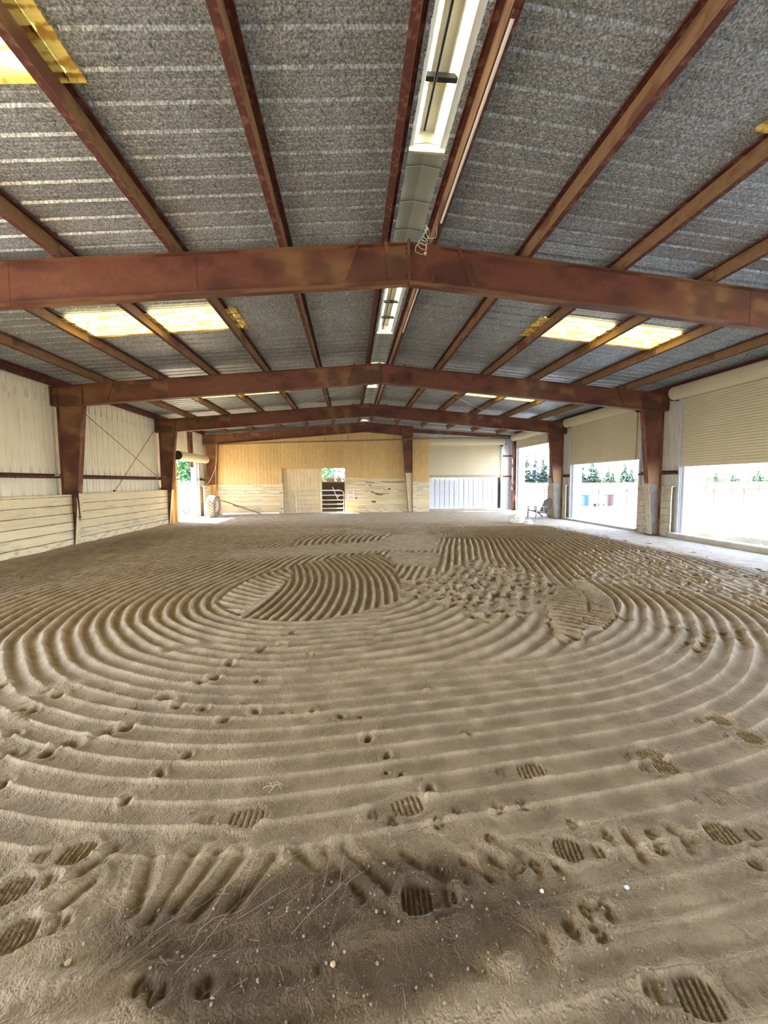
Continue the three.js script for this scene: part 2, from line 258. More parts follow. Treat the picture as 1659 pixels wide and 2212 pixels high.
function tread(T, x, z) { // distance along and across a tyre track
  let best = null, along = 0;
  for (let i = 0; i + 1 < T.length; i++) {
    const dx = T[i + 1][0] - T[i][0], dz = T[i + 1][1] - T[i][1], L = Math.hypot(dx, dz), t = clamp(((x - T[i][0]) * dx + (z - T[i][1]) * dz) / (L * L));
    const px = x - T[i][0] - t * dx, pz = z - T[i][1] - t * dz, d = Math.hypot(px, pz), side = Math.sign(dx * pz - dz * px);
    if (!best || d < best.d) best = { d, side, a: along + t * L, w: mix(T[i][2], T[i + 1][2], t) };
    along += L;
  }
  return best;
}
const prof = (ph, sharp = 1.7) => Math.pow(0.5 + 0.5 * Math.cos(2 * Math.PI * ph), sharp) - 0.38;

// stamps kept in half-metre cells
const CELL = 0.5, cells = new Map();
function stamp(x, z, r, f) { for (let i = Math.floor((x - r) / CELL); i <= Math.floor((x + r) / CELL); i++) for (let j = Math.floor((z - r) / CELL); j <= Math.floor((z + r) / CELL); j++) { const k = i * 10007 + j; if (!cells.has(k)) cells.set(k, []); cells.get(k).push(f); } }
for (const [hx, hz, tx, tz, s] of BOOTS) {
  const L = Math.hypot(tx - hx, tz - hz), ux = (tx - hx) / L, uz = (tz - hz) / L, cx = (hx + tx) / 2, cz = (hz + tz) / 2, W = 0.064;
  stamp(cx, cz, L / 2 + 0.1, (x, z, h) => {
    const a = ((x - cx) * ux + (z - cz) * uz) / (L / 2), b = -(x - cx) * uz + (z - cz) * ux;
    if (Math.abs(a) > 1.5 || Math.abs(b) > 0.14) return h;
    const hw = W * (0.82 + 0.2 * Math.sin((a + 0.1) * 2.4) - 0.12 * Math.exp(-((a + 0.15) ** 2) * 12));
    const d = Math.hypot(Math.max(0, Math.abs(a) - 0.55) / 0.45, b / hw) - 1, dm = d * 0.05;
    const inside = sst(0.012, -0.008, dm), rim = Math.exp(-(((dm - 0.02) / 0.016) ** 2));
    const lug = a > -0.1 ? 0.007 * Math.sin(a * 34 + b * 10) * sst(1, 0.85, Math.abs(b) / hw) : (a < -0.5 ? 0.004 * Math.sin(a * 22) : 0.006);
    return mix(h, -0.014 * s + mix(h, 0, 0.85) + lug * s, inside) + rim * 0.009 * s;
  });
}
for (const [px, pz, s] of PITS) {
  const r = 0.04 * s, an = hash(Math.round(px * 1000), Math.round(pz * 1000), 5) * 6.28, st = 1.35, c = Math.cos(an), sn = Math.sin(an);
  stamp(px, pz, r * 3.4, (x, z, h) => { const a = ((x - px) * c + (z - pz) * sn) / st, b = -(x - px) * sn + (z - pz) * c, d = Math.hypot(a, b) / r; return h - 0.05 * s * sst(1.15, 0.25, d) + 0.012 * s * Math.exp(-(((d - 1.5) / 0.45) ** 2)); });
}
for (const [px, pz] of PAWS) {
  const an = hash(Math.round(px * 1000), Math.round(pz * 1000), 8) * 6.28, c = Math.cos(an), sn = Math.sin(an);
  const toes = [[0, -0.012, 0.02], [-0.024, 0.018, 0.011], [-0.009, 0.03, 0.011], [0.011, 0.03, 0.011], [0.025, 0.017, 0.011]];
  stamp(px, pz, 0.1, (x, z, h) => { const a = (x - px) * c + (z - pz) * sn, b = -(x - px) * sn + (z - pz) * c; let o = h; for (const t of toes) o -= 0.016 * Math.exp(-((((a - t[0]) ** 2) + ((b - t[1]) ** 2)) / (t[2] * t[2]))); return o + 0.007 * Math.exp(-(((Math.hypot(a, b) - 0.055) / 0.02) ** 2)); });
}
for (const [ax, az, bx2, bz] of SCUFFS) stamp((ax + bx2) / 2, (az + bz) / 2, Math.hypot(ax - bx2, az - bz) / 2 + 0.25, (x, z, h) => { const d = segDist(x, z, ax, az, bx2, bz); return mix(h, -0.01, 0.8 * sst(0.12, 0.04, d)) + 0.008 * Math.exp(-(((d - 0.12) / 0.04) ** 2)); });
for (const [ax, az, bx2, bz] of BARS) stamp((ax + bx2) / 2, (az + bz) / 2, Math.hypot(ax - bx2, az - bz) / 2 + 0.12, (x, z, h) => { const d = segDist(x, z, ax, az, bx2, bz); return h - 0.019 * Math.exp(-((d / 0.026) ** 2)) + 0.007 * Math.exp(-(((d - 0.06) / 0.02) ** 2)); });
{ // hoof prints in the trodden patches and scattered over the far end
  const R = mulberry(77);
  const hoof = (px, pz, s) => {
    const an = R() * 6.28, c = Math.cos(an), sn = Math.sin(an), r = 0.075 * s;
    stamp(px, pz, r * 2.6, (x, z, h) => {
      const a = (x - px) * c + (z - pz) * sn, b = (-(x - px) * sn + (z - pz) * c) / 0.85, d = Math.hypot(a, b) / r, n = 0.2 * Math.sin(Math.atan2(b, a) * 3 + px * 40);
      return h - 0.05 * s * sst(1.1 + n, 0.55 + n, d) + 0.026 * s * Math.exp(-(((d - 1.42 - n) / 0.32) ** 2)) * (0.5 + 0.5 * (a / (r * d + 1e-6)));
    });
  };
  for (let k = 0, n = 0; n < 190 && k < 4000; k++) { const x = -0.2 + R() * 3.0, z = -4.6 - R() * 4.2; if (rTrample(x, z) > 0.6) { hoof(x, z, 0.7 + R() * 0.5); n++; } }
  for (let k = 0, n = 0; n < 230 && k < 4000; k++) { const x = 3 + R() * 3.6, z = -4.8 - R() * 4.8; if (rTrampleR(x, z) > 0.35) { hoof(x, z, 0.55 + R() * 0.5); n++; } }
  for (let k = 0; k < 260; k++) hoof(-7 + R() * 14.5, -12.5 - R() * 10.5, 0.5 + R() * 0.5);
  for (let k = 0; k < 160; k++) hoof(5.2 + R() * 2.2, -5 - R() * 14, 0.4 + R() * 0.5);
  for (let k = 0; k < 60; k++) hoof(-8 + R() * 2.2, -6 - R() * 11, 0.4 + R() * 0.4);
  for (let k = 0; k < 40; k++) hoof(1.2 + R() * 2.2, -7 - R() * 3, 0.6 + R() * 0.4);
}
function floorH(x, z) {
  const wob = (vnoise(x * 1.7, z * 1.7, 301) - 0.5) * 0.05 + (vnoise(x * 9, z * 9, 302) - 0.5) * 0.012;
  const rough = (fbm(x * 5, z * 5, 311, 3) - 0.5), fine = (vnoise(x * 38, z * 38, 312) - 0.5) + 0.6 * (vnoise(x * 80, z * 80, 313) - 0.5);
  let r = polyDist(SKEL, x, z);
  // rake strength: strong on the rings, fading to the trodden borders
  const front = sst(-4.2, -3.4, z) * sst(4.5, 2.5, Math.abs(x + 0.6));
  let amp = mix(0.05 + 0.022 * sst(-6.5, -8.5, z), 0.028, front) * mix(0.75 + 0.5 * vnoise(x * 0.9, z * 0.9, 303), 1, front), sp = 0.1563, ph = (r + wob * mix(1, 0.45, front)) / 0.1563 - 0.58;
  amp *= sst(7.3, 6.4, x - 0.02 * (z + 10)) * sst(-8.5, -7.7, x) * sst(-18.5, -14.5, z) * mix(1, 0.7, sst(4.6, 5.0, r) * sst(-3.2, -2.0, z));
  let h = amp * mix(0.95, 0.42, front) * prof(ph, 1.3) + 0.024 * amp / 0.03 * front * prof(ph, 22);
  // band of ground turned smooth behind the oval
  let m = rBand(x, z); if (m) h = mix(h, 0.02 * prof((z * 0.92 + x * 0.55 + wob) / 0.16), m);
  m = rFarArc(x, z); if (m) h = mix(h, 0.055 * prof((Math.hypot(x - 3.6, z + 11.7) + wob) / 0.19), m);
  m = rSmall(x, z); if (m) h = mix(h, 0.045 * prof((z + 0.36 * (x - 0.05) + wob * 0.6) / 0.15), m);
  m = rInner(x, z);
  if (m) {
    const k = 0.09 - 0.018 * (x + 2.2), xx = x + (z + 6.75) * (z + 6.75) * k;
    let q = 0.062 * prof((xx + wob * 0.6) / 0.132);
    const ml = rInnerLeft(x, z);
    if (ml) q = mix(q, 0.066 * prof((Math.hypot(x + 0.6, z + 8.6) + wob * 0.6) / 0.165), ml);
    q += 0.03 * Math.exp(-((segDist(x, z, -2.33, -5.3, -2.05, -6.8) / 0.05) ** 2));
    h = mix(h, q, m);
  }
  m = rDiag(x, z); if (m) h = mix(h, 0.05 * prof((Math.hypot(x + 1.1, z + 6.5) + wob) / 0.2), m);
  m = rTrample(x, z); if (m) h = mix(h, 0.05 * (fbm(x * 3.2, z * 3.2, 321, 3) - 0.5) + 0.02 * prof((x * 0.8 + z * 0.4) / 0.17), m);
  m = rTrampleR(x, z); if (m) h = mix(h, h * 0.35 + 0.05 * (fbm(x * 3.4, z * 3.4, 325, 3) - 0.5), m * 0.85);
  if (x > 1.2 && x < 3.4 && z > -6.8 && z < -3.9) {
    for (const T of [TREAD1, TREAD2]) {
      const t = tread(T, x, z), in_ = sst(t.w + 0.03, t.w - 0.02, t.d);
      if (in_) h = mix(h, -0.035 + 0.09 * Math.pow(0.5 + 0.5 * Math.cos((t.a + (T === TREAD1 ? 0.25 * t.side : 0.1) * t.d) / (T === TREAD1 ? 0.145 : 0.11) * 6.283), 1.2), in_ * 0.9);
    }
  }
  // trodden strip close to the camera
  const nearM = sst(-1.98, -1.75, z) * mix(0.8, 0.35, sst(-0.5, 0.3, x)); h = mix(h, 0.03 * (fbm(x * 4, z * 4, 331, 3) - 0.5), nearM);
  if (z > -1.6) h += 0.012 * prof((z + 0.03 * x + wob * 0.5) / 0.13, 1.4) * sst(-1.6, -1.4, z);
  const c = cells.get(Math.floor(x / CELL) * 10007 + Math.floor(z / CELL)); if (c) for (const f of c) h = f(x, z, h);
  const lumpy = mix(0.25, 1, clamp(sst(6.6, 7.6, x) * 0.5 + sst(-6.6, -7.6, x) + m + nearM * 0.7));
  h += rough * 0.016 * lumpy + fine * (0.0042 + 0.002 * nearM);
  // sand banked a little against the left boards, and rising gently to the far end
  h += 0.05 * sst(-7.6, -8.6, x) * (0.6 + 0.8 * vnoise(z * 1.4, 3, 341)) * sst(-18.6, -17.6, z) ;
  return h;
}
const floorG = [];
function floorPatch(x0, x1, z0, z1, dx, dz, drop = 0, growth = 0) {
  const xs = [], zs = []; const nx = Math.max(1, Math.round((x1 - x0) / dx)); for (let i = 0; i <= nx; i++) xs.push(x0 + (x1 - x0) * i / nx);
  if (growth) { const n = Math.max(1, Math.round(Math.log(1 + growth * (z1 - z0) / dz) / growth)); for (let j = 0; j <= n; j++) { const t = (Math.exp(growth * j) - 1) / (Math.exp(growth * n) - 1); zs.push(z1 - (z1 - z0) * t); } zs.reverse(); } else { const nz = Math.max(1, Math.round((z1 - z0) / dz)); for (let j = 0; j <= nz; j++) zs.push(z0 + (z1 - z0) * j / nz); }
  const W = xs.length, H = zs.length, pos = new Float32Array(W * H * 3), nor = new Float32Array(W * H * 3), uv = new Float32Array(W * H * 2), col = new Float32Array(W * H * 3), hs = new Float32Array(W * H);
  for (let j = 0; j < H; j++) for (let i = 0; i < W; i++) {
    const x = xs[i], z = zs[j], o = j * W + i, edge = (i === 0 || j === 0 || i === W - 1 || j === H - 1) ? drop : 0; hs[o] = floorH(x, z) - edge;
    pos[o * 3] = x; pos[o * 3 + 1] = hs[o]; pos[o * 3 + 2] = z; uv[o * 2] = x; uv[o * 2 + 1] = z;
    // soil tones: damp brown strip along the left boards, bluish sky light painted in by the right-hand doors, dark damp patch by the straw
    const n1 = fbm(x * 1.6, z * 1.6, 351, 4), n2 = fbm(x * 0.5, z * 0.5, 352, 3);
    let k = 0.9 + 0.22 * (n2 - 0.5) + 0.16 * (n1 - 0.5), cr = 1, cg = 1, cb = 1;
    const damp = sst(-6.0, -6.9, x + (n1 - 0.5) * 1.6) * sst(-17.5, -14, z); k *= 1 - 0.24 * damp; cb -= 0.12 * damp; cg -= 0.05 * damp;
    const dry = sst(-13.6, -15.2, z + (n1 - 0.5) * 3.2 + (n2 - 0.5) * 3); k *= 1 + 0.28 * dry; // lighter unraked sand at the far end, with a ragged edge
    const pale = sst(6.4, 7.3, x + (n1 - 0.5) * 1.4); k *= 1 - 0.16 * pale; cb += 0.16 * pale; cg += 0.03 * pale;  // cool skylight from the doors painted into the sand as a bluish tint
    const wet = sst(0.75, 0.45, Math.hypot((x + 1.05) / 1.35, (z + 1.47) / 0.44) + (n1 - 0.5) * 0.7); k *= 1 - 0.66 * wet; cb -= 0.36 * wet; cg -= 0.12 * wet;
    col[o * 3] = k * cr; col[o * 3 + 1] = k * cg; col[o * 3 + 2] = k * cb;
  }
  for (let j = 0; j < H; j++) for (let i = 0; i < W; i++) {
    const o = j * W + i, i0 = Math.max(0, i - 1), i1 = Math.min(W - 1, i + 1), j0 = Math.max(0, j - 1), j1 = Math.min(H - 1, j + 1);
    const gx = (hs[j * W + i1] - hs[j * W + i0]) / (xs[i1] - xs[i0]), gz = (hs[j1 * W + i] - hs[j0 * W + i]) / (zs[j1] - zs[j0]), l = 1 / Math.hypot(gx, 1, gz);
    nor[o * 3] = -gx * l; nor[o * 3 + 1] = l; nor[o * 3 + 2] = -gz * l;
  }
  const idx = new Uint32Array((W - 1) * (H - 1) * 6); let q = 0;
  for (let j = 0; j < H - 1; j++) for (let i = 0; i < W - 1; i++) { const a = j * W + i, b = a + 1, c = a + W, d = c + 1; idx[q++] = a; idx[q++] = c; idx[q++] = b; idx[q++] = b; idx[q++] = c; idx[q++] = d; }
  const g = new THREE.BufferGeometry();
  g.setAttribute('position', new THREE.BufferAttribute(pos, 3)); g.setAttribute('normal', new THREE.BufferAttribute(nor, 3)); g.setAttribute('uv', new THREE.BufferAttribute(uv, 2)); g.setAttribute('color', new THREE.BufferAttribute(col, 3)); g.setIndex(new THREE.BufferAttribute(idx, 1));
  floorG.push(g);
}
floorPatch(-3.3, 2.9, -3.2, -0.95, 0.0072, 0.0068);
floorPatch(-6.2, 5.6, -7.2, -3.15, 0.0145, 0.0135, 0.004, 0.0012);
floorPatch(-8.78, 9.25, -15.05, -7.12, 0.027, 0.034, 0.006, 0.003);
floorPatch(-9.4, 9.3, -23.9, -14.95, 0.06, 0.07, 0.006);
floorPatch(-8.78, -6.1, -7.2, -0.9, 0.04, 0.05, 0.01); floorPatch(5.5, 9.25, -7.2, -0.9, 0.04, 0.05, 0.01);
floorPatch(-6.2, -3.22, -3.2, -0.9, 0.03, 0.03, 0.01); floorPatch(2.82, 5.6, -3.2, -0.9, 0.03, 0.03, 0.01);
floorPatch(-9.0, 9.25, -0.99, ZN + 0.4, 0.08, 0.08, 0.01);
{ const flat = new THREE.PlaneGeometry(18.6, 31, 1, 1).rotateX(-Math.PI / 2).translate(-0.05, -0.075, -8.5); flat.setAttribute('color', new THREE.BufferAttribute(new Float32Array(12).fill(0.8), 3)); floorG.push(flat); } // flat sheet added below so no sky shows through patch seams
{
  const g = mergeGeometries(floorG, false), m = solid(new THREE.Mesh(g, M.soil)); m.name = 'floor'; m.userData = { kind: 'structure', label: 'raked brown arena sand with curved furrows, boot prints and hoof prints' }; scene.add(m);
}

// ------------------------------------------------------------------ ground outside
{
  const yard = struct('ground_outside', 'sun-bleached yard and dry field around the building');
  const plane = (x0, x1, z0, z1, hf, nx, nz) => { const g = new THREE.PlaneGeometry(x1 - x0, z1 - z0, nx, nz).rotateX(-Math.PI / 2).translate((x0 + x1) / 2, 0, (z0 + z1) / 2), p = g.attributes.position; for (let i = 0; i < p.count; i++) p.setY(i, hf(p.getX(i), p.getZ(i))); g.computeVertexNormals(); return g; };
  const hf = (x, z) => -0.27 + 0.05 * (fbm(x * 0.3, z * 0.3, 361, 3) - 0.5);
  part('yard', [plane(9.05, 27, -60, 40, hf, 40, 100), plane(-60, 9.05, -60, -24.1, (x, z) => -0.06 + 0.02 * hf(x, z), 40, 20), plane(-60, -8.9, -24.1, 40, (x, z) => -0.05 + 0.03 * (fbm(x, z, 365, 2) - 0.5), 40, 40), plane(-60, 9.05, ZN + 0.3, 60, () => -0.05, 10, 10)], M.yard, yard);
  part('field', [plane(27, 320, -340, 90, (x, z) => mix(-0.3, 1.1, sst(30, 190, Math.hypot(x, z))) + 0.1 * (vnoise(x * 0.1, z * 0.1, 367) - 0.5), 60, 60), plane(-260, 27, -340, -60, () => -0.05, 20, 20)], M.field, yard);
}

// ------------------------------------------------------------------ roof: sheets, skylights, purlins
const ceiling = struct('ceiling', 'galvanised corrugated roof on red steel purlins');
const SKY = [[-3.76, -2.85], [-9.14, -8.22], [-15.3, -14.38]];
{
  const prof1 = (w) => { // ribbed profile across one sheet, rib tops up; closed with a thin back
    const pts = [], t = 0.005, n = 3, p = w / n, top = [];
    for (let k = 0; k < n; k++) { const o = k * p; top.push([o, 0], [o + p * 0.07, 0.02], [o + p * 0.2, 0.02], [o + p * 0.27, 0], [o + p * 0.44, 0], [o + p * 0.5, 0.004], [o + p * 0.56, 0], [o + p * 0.72, 0], [o + p * 0.78, 0.004], [o + p * 0.84, 0]); }
    top.push([w, 0]); for (const q of top) pts.push([q[0], q[1]]); for (const q of [...top].reverse()) pts.push([q[0], q[1] + t]); return pts;
  };
  const skin = (z0, z1, xa, xb, side) => { // one translucent skin following the ribs
    const w = z1 - z0, pr = prof1(w).slice(0, 31), f = [], at = (q, x) => [side * x, roofY(x) + q[1], z0 + q[0]];
    for (let i = 0; i + 1 < pr.length; i++) { const a = at(pr[i], xa), b = at(pr[i + 1], xa), c = at(pr[i], xb), d = at(pr[i + 1], xb); if (side > 0) f.push(...a, ...b, ...c, ...b, ...d, ...c); else f.push(...a, ...c, ...b, ...b, ...c, ...d); }
    const g = new THREE.BufferGeometry(); g.setAttribute('position', new THREE.BufferAttribute(new Float32Array(f), 3)); g.computeVertexNormals(); return g;
  };
  const sheet = (z0, z1, xa, xb, side) => {
    const L = (xb - xa) * Math.hypot(1, SL), g = extr(prof1(z1 - z0 + 0.002), L), th = Math.atan(SL);
    if (side > 0) { g.translate(-(z1 - z0), 0, 0).rotateY(Math.PI / 2).rotateZ(-th).translate(xa, roofY(xa), z0); } else { g.rotateY(-Math.PI / 2).rotateZ(th).translate(-xa, roofY(xa), z0); }
    return g;
  };
  const cuts = [ZB, ...SKY.flat().sort((a, b) => a - b), ZN], X1 = 9.62;
  for (let i = 0; i + 1 < cuts.length; i++) {
    const a = cuts[i], b = cuts[i + 1], isSky = SKY.some((s) => Math.abs(s[0] - a) < 1e-6), n = isSky ? 1 : Math.round((b - a) / 0.9);
    for (let k = 0; k < n; k++) for (const s of [-1, 1]) {
      const z0 = a + (b - a) * k / n, z1 = a + (b - a) * (k + 1) / n;
      if (isSky) { part('roof_sheet', sheet(z0, z1, 0.2, 3.2, s), M.galv, ceiling); part('roof_sheet', sheet(z0, z1, 6.34, X1, s), M.galv, ceiling); part('skylight_panel', skin(z0 - 0.05, z1 + 0.05, 3.06, 6.56, s).translate(0, -0.034, 0), M.skylight, ceiling, 'yellow translucent skylight panel'); } else part('roof_sheet', sheet(z0, z1, 0.2, X1, s), M.galv, ceiling);
    }
  }
  // purlins, one piece for each bay: C section opening to the ridge
  const PX = [0.36, 1.8, 3.3, 4.8, 6.3, 7.78, 9.0], ends = [ZN, -0.15, ...FR], H = 0.19;
  for (let b = 0; b + 1 < ends.length; b++) for (const s of [-1, 1]) PX.forEach((px, i) => {
    const z0 = ends[b + 1] + 0.0, z1 = ends[b], L = z1 - z0, y0 = APEX - SL * px + 0.008, g = [], web = px - 0.03, dir = 1, zc = (z0 + z1) / 2;
    const t = 0.005, fl = 0.075;
    g.push(bx(t, H, L, web, y0 + H / 2, zc), bx(fl, t, L, web + dir * fl / 2, y0 + t / 2, zc), bx(fl, t, L, web - dir * fl / 2, y0 + H - t / 2 - 0.004, zc), bx(t, 0.018, L, web + dir * fl, y0 + 0.009, zc), bx(t, 0.02, L, web - dir * fl, y0 + H - 0.014, zc));
    if (s < 0) g.forEach((q) => q.translate(-2 * 0, 0, 0).scale(-1, 1, 1));
    const gg = g.map((q) => { if (s < 0) { const ix = q.index.array; for (let m = 0; m < ix.length; m += 3) { const w = ix[m]; ix[m] = ix[m + 1]; ix[m + 1] = w; } } return q; });
    const pu = part('purlin', gg[0], i === 6 ? M.rust : M.dusty, ceiling); part('flange', [gg[1], gg[3]], M.rust, pu); part('flange', [gg[2], gg[4]], M.rust, pu);
  });
  for (const s of [-1, 1]) part('eave_closure', span(s * 9.14, s * 9.24, 4.5, 4.67, ZB, ZN), M.wallGrey, ceiling);
  // ridge cap: pleated closure between the two ridge purlins
  const V0 = [[-4.66, -1.6], [-10.1, -7.05], [-15.7, -12.65]], solidZ = []; let zz = ZN;
  for (const [a, b] of V0) { solidZ.push([b, zz]); zz = a; } solidZ.push([zz, ZB]);
  for (const [a, b] of solidZ) { const z0 = Math.min(a, b), z1 = Math.max(a, b); for (const s of [-1, 1]) { const g = []; const n = Math.round((z1 - z0) / 0.3); for (let k = 0; k < n; k++) { const c = z0 + (k + 0.5) * (z1 - z0) / n, w = (z1 - z0) / n; g.push(bx(0.34, 0.006, w * 1.04, s * 0.165, roofY(0) + 0.055 + 0.016 * (k % 2), c, 0.02, 0, -s * 0.13)); } g.push(bx(0.42, 0.006, z1 - z0, s * 0.2, roofY(0) + 0.088, (z0 + z1) / 2, 0, 0, -s * 0.1)); part('ridge_cap', g, M.ridge, ceiling); } }
}
// ridge vents
[[-4.66, -1.6, 'long roof ridge vent with black operating rod above the near bay'], [-10.1, -7.05, 'roof ridge vent glowing just behind the big near beam'], [-15.7, -12.65, 'small-looking ridge vent visible beneath the second steel beam']].forEach(([z0, z1, label], n) => {
  const L = z1 - z0, zc = (z0 + z1) / 2, t = thing('ridge_vent', label, 'roof vent', [0, 5.44, zc], 0);
  for (const s of [-1, 1]) {
    part('throat_side', [bx(0.006, 0.2, L, s * 0.17, 0.12, 0, 0, 0, -s * 0.18), bx(0.17, 0.006, L, s * 0.24, 0.02, 0, 0, 0, -s * 0.1)], M.ventWhite, t);
    part('wind_baffle', bx(0.008, 0.34, L + 0.1, s * 0.42, 0.2, 0), M.ventWhite, t);
  }
  part('hood', [bx(0.86, 0.006, L + 0.1, 0, 0.38, 0)], M.hood, t, 'milky translucent hood added to soften the sun'); part('vent_cap', [bx(0.17, 0.008, L, 0, 0.2, 0), bx(0.008, 0.05, L, 0.085, 0.18, 0), bx(0.008, 0.05, L, -0.085, 0.18, 0)], M.ventWhite, t);  // unseen hood added over the slots to keep sun streaks off the floor
  for (const s of [-1, 1]) part('end_plate', [bx(0.34, 0.2, 0.008, 0, 0.12, s * L / 2), bx(0.66, 0.05, 0.03, 0, -0.0, s * (L / 2 + 0.012))], M.ventWhite, t);
  for (const k of [-0.28, -0.02, 0.3]) {
    const c = extr([[-0.17, 0], [0.17, 0], [0.13, 0.045], [-0.13, 0.045]], 0.05).translate(0, 0.07, k * L); part('damper_bracket', c, M.dark, t);
    part('hanger', [bx(0.2, 0.012, 0.012, 0, 0.16, k * L - 0.12), rod([0, 0.16, k * L - 0.12], [0, 0.1, k * L], 0.004)], M.rope, t);
  }
  part('operating_rod', rod([-0.07, 0.0, -L * 0.42], [-0.05, 0.0, L * 0.48], 0.014), M.black, t);
});

// ------------------------------------------------------------------ rigid steel frames
const KX = 8.27, KY = 3.965, OX = 9.09, CX = 8.94, BXI = 8.68;
function frame(z, label, full = true, cut = 0) {
  const t = thing('steel_frame', label, 'steel frame', [0, 0, z], 0, 'steel portal frames across the hall'), FW = 0.2, ft = 0.014;
  for (const s of [-1, 1]) {
    const yT = (x) => APEX - SL * x, yB = (x) => APEX_B - SL * x;
    const cutX = s > 0 && cut ? cut : 0;
    const web = cutX ? extr([[0.012, yB(0.012)], [cutX, yB(cutX)], [cutX, yT(cutX)], [0.012, yT(0.012)]], 0.01).translate(0, 0, -0.005) : extr([[s * 0.012, yB(0.012)], [s * KX, KY + 0.01], [s * OX, KY - 0.035], [s * (OX + 0.05), yT(OX)], [s * 0.012, yT(0.012)]], 0.01).translate(0, 0, -0.005);
    const raf = part('rafter', [web, strip([s * 0.005, yB(0), 0], cutX ? [cutX, yB(cutX), 0] : [s * KX, KY, 0], FW, ft, [0, 0, 1]), strip([s * 0.005, APEX - 0.004, 0], cutX ? [cutX, yT(cutX) - 0.004, 0] : [s * (OX + 0.03), yT(OX) - 0.004, 0], FW * 0.8, ft, [0, 0, 1])], M.steel, t);
    part('splice_plate', [bx(0.016, APEX - APEX_B + 0.05, 0.18, s * 0.011, (APEX + APEX_B) / 2 + 0.012, 0)], M.steel, raf);
    for (const zz of [-0.055, 0.055]) for (const k of [0.04, 0.09, 0.4, 0.47]) { const y = APEX_B + k; part('bolt', rod([s * 0.01, y, zz], [s * 0.045, y, zz], 0.013, 6), M.rust, raf); }
    // web seams and stiffeners
    for (const x of [3.02, 5.5]) if (!cutX) part('web_seam', bx(0.012, yT(x) - yB(x) - 0.02, 0.018, s * x, (yT(x) + yB(x)) / 2, 0), M.steel, raf);
    for (const x of [1.8 - 1.2, 7.3]) if (!cutX || x < cutX) part('flange_brace', strip([s * (x + 0.12), yT(x) + 0.06, 0.05], [s * (x + 0.36), yB(x) + 0.02, 0.07], 0.045, 0.006, [1, 0.2, 0]), M.steel, raf);
    if (full) {
      const col = part('column', [
        extr([[s * BXI, 0], [s * CX, 0], [s * CX, KY - 0.02], [s * KX, KY]], 0.01).translate(0, 0, -0.005),
        strip([s * BXI, 0, 0], [s * KX, KY, 0], FW, ft, [0, 0, 1]), strip([s * CX, 0, 0], [s * CX, KY - 0.02, 0], FW * 0.9, ft, [0, 0, 1]),
      ], M.steel, t);
      part('base_plate', bx(0.4, 0.02, 0.26, s * 8.8, 0.03, 0), M.rust, col);
      part('knee_stiffener', [bx(0.012, yT(KX) - KY, 0.16, s * (KX + 0.01), (yT(KX) + KY) / 2, 0), strip([s * KX, KY - 0.01, 0], [s * OX, KY - 0.035, 0], FW, ft, [0, 0, 1]), bx(0.012, yT(CX) - KY, 0.16, s * CX, (yT(CX) + KY) / 2, 0), bx(0.012, 0.49, 0.18, s * OX, 4.2, 0)], M.steel, col);
      part('column_seam', bx(0.6, 0.012, 0.016, s * (8.64), 3.42, 0), M.steel, col);
      if (s < 0 && z < -6) part('painted_foot', strip([s * (BXI - 0.012), 0.02, 0], [s * (BXI - 0.012 - 0.155), 1.5, 0], FW + 0.01, 0.006, [0, 0, 1]), M.kick[2], col, 'cream painted lower flange');
      if (s > 0 && z < -6) part('whitewash', [extr([[s * 8.69, 0.02], [s * 8.925, 0.02], [s * 8.925, 1.66], [s * 8.53, 1.66]], 0.0135).translate(0, 0, -0.0067)], M.wash, col, 'grey-white paint on the lower column');
      if (s > 0 && z < -6) part('whitewash', strip([s * (BXI - 0.012), 0.02, 0], [s * (BXI - 0.012 - 0.172), 1.66, 0], FW + 0.01, 0.006, [0, 0, 1]), M.pier, col, 'dirty cream paint on the lower flange');
    }
  }
  // brace strap hanging beside the apex
  part('strap_brace', strip([-0.36, APEX + 0.14, 0.1], [-0.28, APEX_B + 0.03, 0.12], 0.05, 0.006, [1, 0, 0]), M.steel, t); part('brace_lug', bx(0.012, 0.11, 0.09, 0.36, APEX_B + 0.06, 0.05), M.steel, t);
  return t;
}
frame(FR[0], 'nearest big rust-red steel beam spanning the whole picture');
frame(FR[1], 'second rust-red steel frame, its columns beside the near shutter and left boards');
frame(FR[2], 'third rust-red steel frame, its right column beside the plastic chair');
{
  const t = frame(FR[3], 'farthest steel frame, set against the yellow board end wall', false, 2.78);
  // half end columns: left corner and the tapered post right of centre
  const c1 = part('column', [extr([[-8.95, 0], [-8.55, 0], [-8.27, 4.0], [-8.95, 4.0]], 0.012), strip([-8.55, 0, 0.0], [-8.27, 4.0, 0.0], 0.2, 0.014, [0, 0, 1])], M.steel, t);
  part('painted_foot', extr([[-8.9, 0.02], [-8.555, 0.02], [-8.45, 1.7], [-8.9, 1.7]], 0.02).translate(0, 0, -0.002), M.woodPost, c1, 'cream painted lower column');
  const c2 = part('column', [extr([[2.72, 0], [2.5, 0], [2.16, 4.45], [2.72, 4.45]], 0.012).translate(0, 0, 0.08), strip([2.49, 0, 0.08], [2.15, 4.45, 0.08], 0.18, 0.014, [0, 0, 1]), strip([2.73, 0, 0.08], [2.73, 4.45, 0.08], 0.18, 0.014, [0, 0, 1])], M.steel, t);
  part('painted_foot', extr([[2.715, 0.02], [2.51, 0.02], [2.33, 2.3], [2.715, 2.3]], 0.018).translate(0, 0, 0.077), M.plyPale, c2, 'cream painted lower post');
  part('bearing_bracket', bx(0.7, 0.5, 0.05, 2.45, 4.72, 0.05), M.steel, c2);
}
frame(-0.15, 'steel frame directly above the viewer'); 

